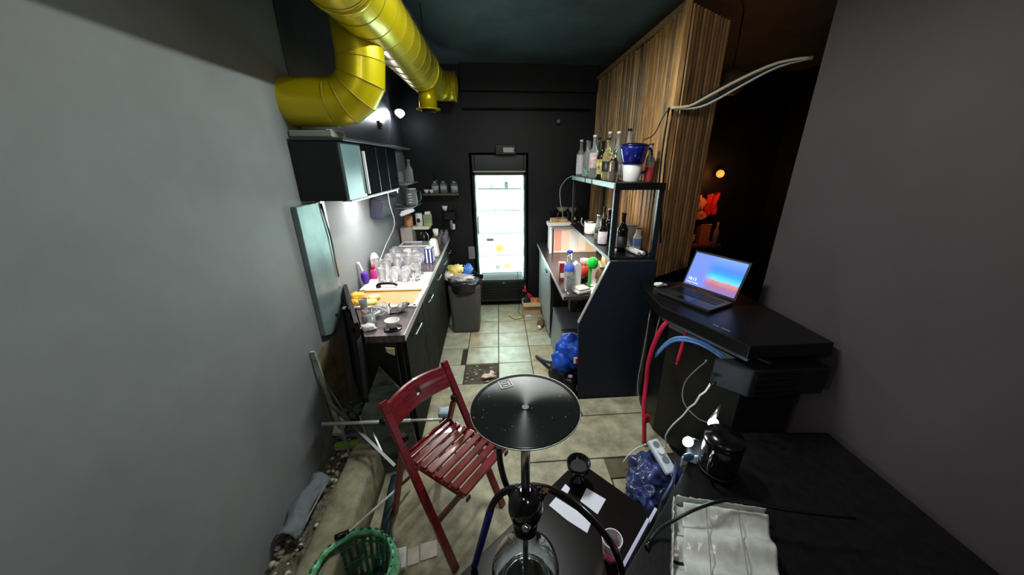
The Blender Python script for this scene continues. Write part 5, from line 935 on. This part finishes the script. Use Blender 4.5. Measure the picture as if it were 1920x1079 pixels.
t = thing('pink_can', 'pink and white drinks tumbler on the table at the bottom edge', 'cup', (0.348, 0.735, TZ)); B().lathe([(0.022, 0), (0.028, 0.05)], seg=24).build('lower_band', m('hot_pink_print', (226, 40, 120), 0.35, rgb2=(236, 130, 170), scale=40), t); B().lathe([(0.0282, 0.051), (0.034, 0.10), (0.032, 0.10), (0.027, 0.052)], seg=24, closed_top=False, closed_bot=False).build('upper_wall', m('frosted_cup', (190, 188, 190), 0.25, trans=0.4), t); B().torus((0, 0, 0.10), 0.033, 0.002).build('rim', white_plastic, t)

# hookah
HX, HY = 0.053, 0.687
hk = thing('hookah', 'tall steel hookah with a clear glass base and wide black tray in the foreground', 'hookah', (HX, HY, TZ))
B().lathe([(0.065, 0.0), (0.085, 0.01), (0.104, 0.05), (0.106, 0.078), (0.098, 0.112), (0.072, 0.150), (0.046, 0.178), (0.036, 0.21), (0.034, 0.25), (0.037, 0.292), (0.034, 0.292), (0.031, 0.25), (0.033, 0.21), (0.043, 0.176), (0.069, 0.147), (0.094, 0.110), (0.102, 0.078), (0.100, 0.052), (0.080, 0.014), (0.001, 0.012)], seg=48, closed_top=False).build('glass_base', glass, hk)
B().torus((0, 0, 0.012), 0.075, 0.008).build('base_ring', glass, hk)
B().lathe([(0.030, 0.288), (0.042, 0.305), (0.051, 0.345), (0.048, 0.385), (0.030, 0.408), (0.014, 0.415)], seg=32).build('hub', m('black_hub', (14, 14, 18), 0.15, coat=0.5), hk)
B().cyl((0, 0, 0.405), (0, 0, 0.695), 0.0125, seg=24).build('stem', m('polished_steel', (200, 202, 204), 0.22, metal=1.0), hk)
B().lathe([(0.0145, 0.66), (0.0145, 0.69)], seg=24).build('stem_collar', chrome, hk)
B().cyl((0, 0, 0.03), (0, 0, 0.30), 0.008, seg=16).build('down_pipe', steel, hk)
B().blob((-0.002, -0.050, 0.335), (0.026, 0.026, 0.026), 0.0).build('ball_valve', chrome, hk)
# tray with concentric brushed sheen
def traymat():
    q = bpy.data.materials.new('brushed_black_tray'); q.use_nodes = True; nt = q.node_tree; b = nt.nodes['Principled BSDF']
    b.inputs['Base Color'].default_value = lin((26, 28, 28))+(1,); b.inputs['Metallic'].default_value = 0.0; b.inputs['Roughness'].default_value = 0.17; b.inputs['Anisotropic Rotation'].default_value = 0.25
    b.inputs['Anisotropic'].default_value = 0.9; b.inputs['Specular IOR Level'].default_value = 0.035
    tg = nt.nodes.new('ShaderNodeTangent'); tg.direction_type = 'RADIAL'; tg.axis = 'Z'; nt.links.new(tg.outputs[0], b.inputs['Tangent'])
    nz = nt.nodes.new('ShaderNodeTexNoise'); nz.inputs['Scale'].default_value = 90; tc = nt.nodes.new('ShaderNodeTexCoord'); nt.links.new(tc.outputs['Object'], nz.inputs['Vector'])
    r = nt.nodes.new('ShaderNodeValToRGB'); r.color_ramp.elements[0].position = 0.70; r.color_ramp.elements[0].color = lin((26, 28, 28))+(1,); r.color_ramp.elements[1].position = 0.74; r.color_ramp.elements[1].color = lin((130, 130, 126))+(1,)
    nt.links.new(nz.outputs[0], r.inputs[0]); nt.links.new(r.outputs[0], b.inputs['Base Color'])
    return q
tr = B().lathe([(0.015, -0.004), (0.130, -0.003), (0.138, 0.001), (0.138, 0.004), (0.128, 0.0015), (0.015, 0.0)], (0, 0, 0), seg=96).build('tray', traymat(), hk); tr.location = (0, 0, 0.70)
B().torus((0, 0, 0.003), 0.138, 0.0015, None, 96, 6).build('tray_rim', m('dull_steel_rim', (120, 124, 122), 0.3, metal=1.0), tr)
B().lathe([(0.010, 0.0), (0.009, 0.0022)], seg=24).build('tray_nut', black_plastic, tr)
lgm = m('grey_emblem_print', (226, 228, 226), 0.5)
# square emblem printed on the tray
em = B()
def seg_(a, b, w_=0.0022): em.bar((a[0], a[1], 0), (b[0], b[1], 0), w_, 0.0006)
h = 0.0165
for a, b in (((-h, -h), (h, -h)), ((h, -h), (h, h)), ((h, h), (-h, h)), ((-h, h), (-h, -h)), ((0.009, 0.010), (-0.009, 0.010)), ((-0.009, 0.010), (-0.009, 0.0005)), ((-0.009, 0.0005), (0.009, 0.0005)), ((0.009, 0.0005), (0.009, -0.0095)), ((0.009, -0.0095), (-0.009, -0.0095))): seg_(a, b)
eo = em.build('emblem', lgm, tr, label='grey square emblem'); eo.location = (-0.048, 0.098, 0.0042-0.0012); eo.rotation_euler = (0, 0, 0.32)
# hoses
hs = m('black_hose', (14, 14, 16), 0.25, coat=0.3)
H0 = Vector((HX, HY, TZ))
pts = [(-0.114,0.740,0.433), (-0.081,0.735,0.574), (-0.050,0.730,0.710), (-0.019,0.730,0.768), (0.024,0.725,0.798), (0.079,0.725,0.799), (0.142,0.715,0.784), (0.214,0.700,0.730), (0.279,0.680,0.658), (0.321,0.655,0.601), (0.347,0.630,0.521)]
ho = B().tube([Vector(p)-H0 for p in pts], 0.0105, 10, 4).build('hose', hs, hk)
B().tube([Vector(p)-H0 for p in pts[:3]], 0.0118, 10, 4).build('hose_light_tint', m('indigo_light_tint', (30, 30, 110), 0.3), hk, label='hose stretch coloured indigo for the light on it')  # purple-blue light on the hose, put in as an indigo skin
B().tube([Vector(p)-H0 for p in ((-0.019,0.780,0.903), (-0.017,0.775,0.845), (-0.006,0.765,0.785), (0.010,0.750,0.746), (0.025,0.720,0.739))], 0.0095, 10, 4).build('hose', hs, hk)
B().cyl((0.040, 0.005, 0.36), (0.058, 0.010, 0.395), 0.010).build('hose_port', black_gloss, hk)

# ------------------------------------------------------------------ red folding chair
ch = thing('folding_chair', 'red stained wooden folding chair with a slatted seat', 'chair', (-0.234, 0.983, 0.0), math.atan2(0.804, 0.595))
W = 0.355
def post_y(z): return 0.33*z/0.75
for i, x in enumerate((0.0, W)):
    B().bar((x, 0.0, 0.0), (x, post_y(0.77), 0.77), 0.020, 0.034, (1, 0, 0)).build('long_leg', red_wood, ch, bevel=0.003)
for x in (0.024, W-0.024):
    B().bar((x, 0.445, 0.0), (x, 0.268, 0.58), 0.018, 0.030, (1, 0, 0)).build('rear_leg', m('red_orange_wood', (146, 40, 28), 0.35, rgb2=(104, 22, 16), scale=14, stretch=(1, 1, 8)), ch, bevel=0.003)
    B().box((x, 0.262, 0.60), (0.022, 0.03, 0.024)).build('hinge', black_plastic, ch)
for x in (0.046, W-0.046):
    B().bar((x, -0.045, 0.440), (x, 0.305, 0.440), 0.020, 0.022).build('seat_rail', red_wood, ch, bevel=0.002)
n = 8
for i in range(n):
    yv = -0.042+i*0.0465
    B().box((W/2, yv, 0.4575), (W-0.075, 0.033 if i else 0.040, 0.013)).build('seat_slat', red_wood, ch, bevel=0.003)
for x in (0.046, W-0.046): B().box((x, -0.066, 0.440), (0.022, 0.006, 0.020)).build('end_cap', black_plastic, ch)
# curved back rest with a finger hole
br = B()
def back_pt(s_, q, off):
    z = 0.655+q*0.095; x = 0.012+s_*(W-0.024); bow = 0.028*math.sin(s_*PI)
    return Vector((x, post_y(z)+bow+off, z+0.012*math.sin(s_*PI)*(1 if q > 0.5 else 0.35)))
NU, NV = 28, 8
for side, off in ((0, -0.006), (1, 0.006)):
    pass
gf = [[br.bm.verts.new(back_pt(i/NU, j/NV, -0.007)) for j in range(NV+1)] for i in range(NU+1)]
gb = [[br.bm.verts.new(back_pt(i/NU, j/NV, 0.007)) for j in range(NV+1)] for i in range(NU+1)]
hole = {(13, 3), (14, 3), (13, 4), (14, 4)}
for i in range(NU):
    for j in range(NV):
        if (i, j) in hole: continue
        br.bm.faces.new([gf[i][j], gf[i+1][j], gf[i+1][j+1], gf[i][j+1]]); br.bm.faces.new([gb[i][j+1], gb[i+1][j+1], gb[i+1][j], gb[i][j]])
for i in range(NU):
    br.bm.faces.new([gf[i][0], gb[i][0], gb[i+1][0], gf[i+1][0]]); br.bm.faces.new([gf[i][NV], gf[i+1][NV], gb[i+1][NV], gb[i][NV]])
for j in range(NV):
    br.bm.faces.new([gf[0][j], gf[0][j+1], gb[0][j+1], gb[0][j]]); br.bm.faces.new([gf[NU][j], gb[NU][j], gb[NU][j+1], gf[NU][j+1]])
for (a, b) in (((13, 3), (15, 3)), ((13, 5), (15, 5))):
    for i in (13, 14): br.bm.faces.new([gf[i][a[1]], gf[i+1][a[1]], gb[i+1][a[1]], gb[i][a[1]]])
for i in (13, 15):
    for j in (3, 4): br.bm.faces.new([gf[i][j], gf[i][j+1], gb[i][j+1], gb[i][j]])
br.build('backrest', red_wood, ch)
B().cyl((0.02, post_y(0.5)+0.078, 0.47), (W-0.02, post_y(0.5)+0.078, 0.47), 0.007).build('rear_rod', red_wood, ch)
B().cyl((0.024, 0.375, 0.23), (W-0.024, 0.375, 0.23), 0.007).build('stretcher', red_wood, ch)
B().box((W/2, 0.100, 0.22), (W-0.02, 0.014, 0.030)).build('stretcher', red_wood2, ch)

# ------------------------------------------------------------------ things on the floor at left
t = thing('vacuum_nozzle', 'silver-blue floor tool standing on end behind the red chair', 'tool', (-0.393,1.762,0.000)); t.scale = (1.15, 1.15, 1.45); B().box((0, 0.02, 0.03), (0.06, 0.10, 0.06)).build('foot', m('slate_grey_plastic', (78, 88, 104), 0.4), t, bevel=0.01); B().box((0.0, 0.04, 0.10), (0.062, 0.055, 0.075), RX(0.2)).build('head', m('silver_blue_plastic', (156, 180, 192), 0.25), t, bevel=0.012); B().cyl((0.0, 0.012, 0.085), (0.0, 0.0, 0.085), 0.016).build('socket', black_plastic, t)
t = thing('screwdriver', 'teal handled screwdriver on the concrete behind the chair', 'screwdriver', (-0.636,1.742,0.012), 0.1); B().cyl((0, 0, 0), (0.07, 0, 0), 0.013).build('handle', m('teal_grip', (70, 140, 144), 0.4), t); B().cyl((0.07, 0, 0), (0.14, -0.02, -0.006), 0.005).build('shaft', steel, t)
t = thing('metal_tube', 'long grey metal tube lying level across the kerb behind the chair', 'tube', (0, 0, 0)); B().cyl((-0.955,1.480,0.414), (-0.501,1.480,0.406), 0.0095).build('tube', m('galvanised_tube', (196, 200, 196), 0.35, metal=0.3), t); B().cyl((-0.501,1.480,0.406), (-0.328,1.480,0.401), 0.0075).build('inner_tube', m('galvanised_tube', (176, 180, 176)), t); B().cyl((-0.662,1.480,0.410), (-0.623,1.480,0.408), 0.012).build('sleeve', black_plastic, t); B().cyl((-0.333,1.480,0.401), (-0.282,1.480,0.401), 0.011).build('end_grip', black_plastic, t)
B().bar((-0.859,1.480,0.407), ((-0.859,1.480,0.407)[0], 1.49, 0.14), 0.010, 0.010).build('foot', grey_plastic, t); B().bar((-0.317,1.480,0.393), (-0.30, 1.60, 0.0), 0.009, 0.009).build('foot', black_plastic, t)
t = thing('silver_rod', 'thin silver rod leaning over the kerb with a black rubber grip', 'rod', (0, 0, 0)); r0 = Vector((-0.673,1.023,0.235)); r1 = Vector((-0.506,1.410,0.100)); B().cyl(r0, r1, 0.0065).build('rod', m('galvanised_tube', (176, 180, 176)), t); B().cyl(r0+(r0-r1).normalized()*0.05+Vector((-0.01, 0.01, 0.01)), r0, 0.012).build('grip', black_plastic, t)
t = thing('bent_strip', 'dull grey metal strip slanting down across the kerb to the chair', 'strip', (0, 0, 0)); B().bar((-0.953,1.586,0.460), (-0.569,1.346,0.240), 0.016, 0.006).build('strip', m('dull_grey_metal', (96, 100, 98), 0.45, metal=0.5), t); B().bar((-0.705,1.478,0.340), (-0.622,1.372,0.260), 0.008, 0.006).build('brace', m('galvanised_tube', (176, 180, 176)), t)
t = thing('door_trim', 'pale peeling metal trim leaning upright on the near left wall', 'trim', (0, 0, 0)); B().bar((-0.985, 1.60, 0.78), (-0.945, 1.62, 0.17), 0.022, 0.012).build('strip', m('pale_green_white', (170, 182, 170), 0.45, rgb2=(110, 122, 114), scale=14), t); B().bar((-0.985, 1.63, 0.60), (-0.90, 1.68, 0.18), 0.012, 0.008).build('strip', steel, t)
t = thing('scrub_brush', 'green backed scrubbing brush lying in the rubble', 'brush', (-0.900,1.560,0.175), 0.1); B().box((0, 0, 0.022), (0.13, 0.035, 0.014)).build('back', m('lime_green_plastic', (120, 160, 40), 0.4), t, bevel=0.004); 
stuff(B().box((0, -0.002, 0.006), (0.12, 0.03, 0.018)).build('bristles', m('pale_bristles', (170, 176, 158), 0.8, rgb2=(90, 96, 84), scale=70, stretch=(6, 1, 1)), t))
t = thing('white_bottle', 'white plastic bottle tipped in the rubble beside the brush', 'bottle', (-0.967,1.604,0.200)); t.scale = (1.35,)*3; B().lathe([(0.022, 0), (0.024, 0.06), (0.010, 0.08), (0.010, 0.09)], (0, 0, 0.02), 16, RX(-1.1) @ RZ(0)).build('body', white_plastic, t); B().lathe([(0.012, 0.091), (0.012, 0.11)], (0, 0, 0.02), 12, RX(-1.1)).build('cap', grey_plastic, t)
t = thing('grey_polythene', 'folded blue-grey plastic sheet lying on the rubble', 'sheet', (-0.906,1.678,0.180)); B().sheet(lambda u, v: Vector(((u-.5)*0.16, (v-.5)*0.12, 0.01+0.014*noise.noise(Vector((u*5, v*5, 9))))), 16, 12, 0.002).build('film', m('blue_grey_film', (96, 98, 116), 0.35), t); B().tube([(-0.07, -0.05, 0.02), (0.0, -0.055, 0.024), (0.07, -0.05, 0.02)], 0.004).build('fold', grey_plastic, t)
t = thing('grey_cloth', 'dusty grey cloth hanging at the lower left beside the kerb', 'cloth', (-0.945, 1.19, 0.15)); B().sheet(lambda u, v: Vector(((u-.5)*0.10+0.01*math.sin(v*9), (v-.5)*0.30, 0.05+0.04*math.sin(u*PI)+0.012*noise.noise(Vector((u*6, v*9, 4))))), 14, 24, 0.004).build('fabric', m('dusty_blue_grey', (98, 106, 110), 0.8, var=0.15, scale=12), t); B().tube([(0.05, -0.14, 0.05), (0.053, 0.0, 0.055), (0.05, 0.14, 0.05)], 0.004).build('hem', grey_plastic, t)
t = thing('teal_pipe', 'dark teal plastic pipe lying between kerb and chair', 'pipe', (0, 0, 0)); B().tube([(-0.625, 1.46, 0.03), (-0.60, 1.25, 0.03), (-0.565, 1.02, 0.03)], 0.026, 12).build('pipe', m('dark_teal_plastic', (26, 52, 58), 0.4), t); B().tube([(-0.568, 1.04, 0.03), (-0.56, 0.99, 0.03)], 0.030, 12, 0).build('socket', m('dark_teal_plastic', (26, 52, 58)), t)
t = thing('thin_stick', 'thin pale stick standing on the concrete by the green basket', 'stick', (0, 0, 0)); B().cyl((-0.548,1.140,0.006), (-0.621,1.292,0.006), 0.005).build('shaft', m('pale_stick', (150, 146, 130), 0.6), t); B().cyl((-0.547,1.138,0.008), (-0.540,1.114,0.008), 0.009).build('tip', m('silver_blue_plastic', (156, 180, 192)), t)
t = thing('adhesive_box', 'flat white carton with dark print beside the green basket', 'carton', (-0.491,1.038,0.006), 0.2); B().box((0, 0, 0.010), (0.055, 0.09, 0.018)).build('box', paper_w, t, bevel=0.002)
for i in range(3): B().box((-0.015, 0.028-0.026*i, 0.0202), (0.020, 0.012 if i != 1 else 0.016, 0.001)).build('print', black_matte, t)
# green basket with bag
t = thing('green_basket', 'green plastic laundry basket lined with a green bag at the lower left', 'basket', (-0.60, 0.88, 0.0))
gb_ = m('green_basket_plastic', (52, 122, 84), 0.4, rgb2=(24, 74, 50), scale=8)
for i in range(30):
    a = 2*PI*i/30
    B().bar((0.115*math.cos(a), 0.115*math.sin(a), 0.02), (0.150*math.cos(a), 0.150*math.sin(a), 0.25), 0.012, 0.006, (math.cos(a), math.sin(a), 0)).build('rib', gb_, t)
for z, r in ((0.02, 0.115), (0.10, 0.127), (0.18, 0.139)): B().torus((0, 0, z), r, 0.005, None, 36, 6).build('hoop', gb_, t)
B().lathe([(0.112, 0.0), (0.112, 0.014)], seg=30).build('bottom', gb_, t)
B().sheet(lambda u, v: Vector(((0.134+0.036*v+0.007*noise.noise(Vector((math.cos(u*2*PI)*4, math.sin(u*2*PI)*4, v*3))))*math.cos(u*2*PI), (0.134+0.036*v+0.007*noise.noise(Vector((math.cos(u*2*PI)*4, math.sin(u*2*PI)*4, v*3+5))))*math.sin(u*2*PI), 0.225+0.045*math.sin(v*PI)+0.010*noise.noise(Vector((math.cos(u*2*PI)*5, math.sin(u*2*PI)*5, 8)))-0.06*v)), 96, 10, 0.003).build('bag_rim', m('pale_green_film', (132, 200, 156), 0.25, rgb2=(60, 140, 96), scale=14, bump=0.8), t, label='pale green bag folded over the rim')
B().blob((0.02, -0.02, 0.07), (0.17, 0.17, 0.12), 0.3, seed=91).build('bag_inside', m('black_bag_film', (30, 30, 33)), t)
# ceiling strip lamp body
t = thing('ceiling_lamp', 'long white strip lamp hung just under the ceiling over the passage', 'lamp', (0.13, 1.78, 2.472)); B().box((0, 0, 0.0), (0.05, 0.54, 0.02)).build('housing', white_plastic, t); B().box((0, 0, -0.012), (0.04, 0.50, 0.003)).build('diffuser', m('white_led_glow', (245, 255, 250), 0.5, emis=4), t)
for yv in (-0.22, 0.22): B().cyl((0, yv, 0.01), (0, yv, 0.148), 0.004, seg=6).build('rod', steel, t)
t = thing('added_fill_lamp', 'unseen pendant body added for the fill light by the left wall', 'lamp', (-0.30, 0.10, 2.14)); B().cyl((0, 0, 0.11), (0, 0, 0.48), 0.005, seg=6).build('cord', black_plastic, t); B().lathe([(0.03, 0.105), (0.04, 0.125), (0.04, 0.13), (0.03, 0.14)], closed_top=True).build('cap', white_plastic, t)  # out of view, added to carry the fill light on the left wall
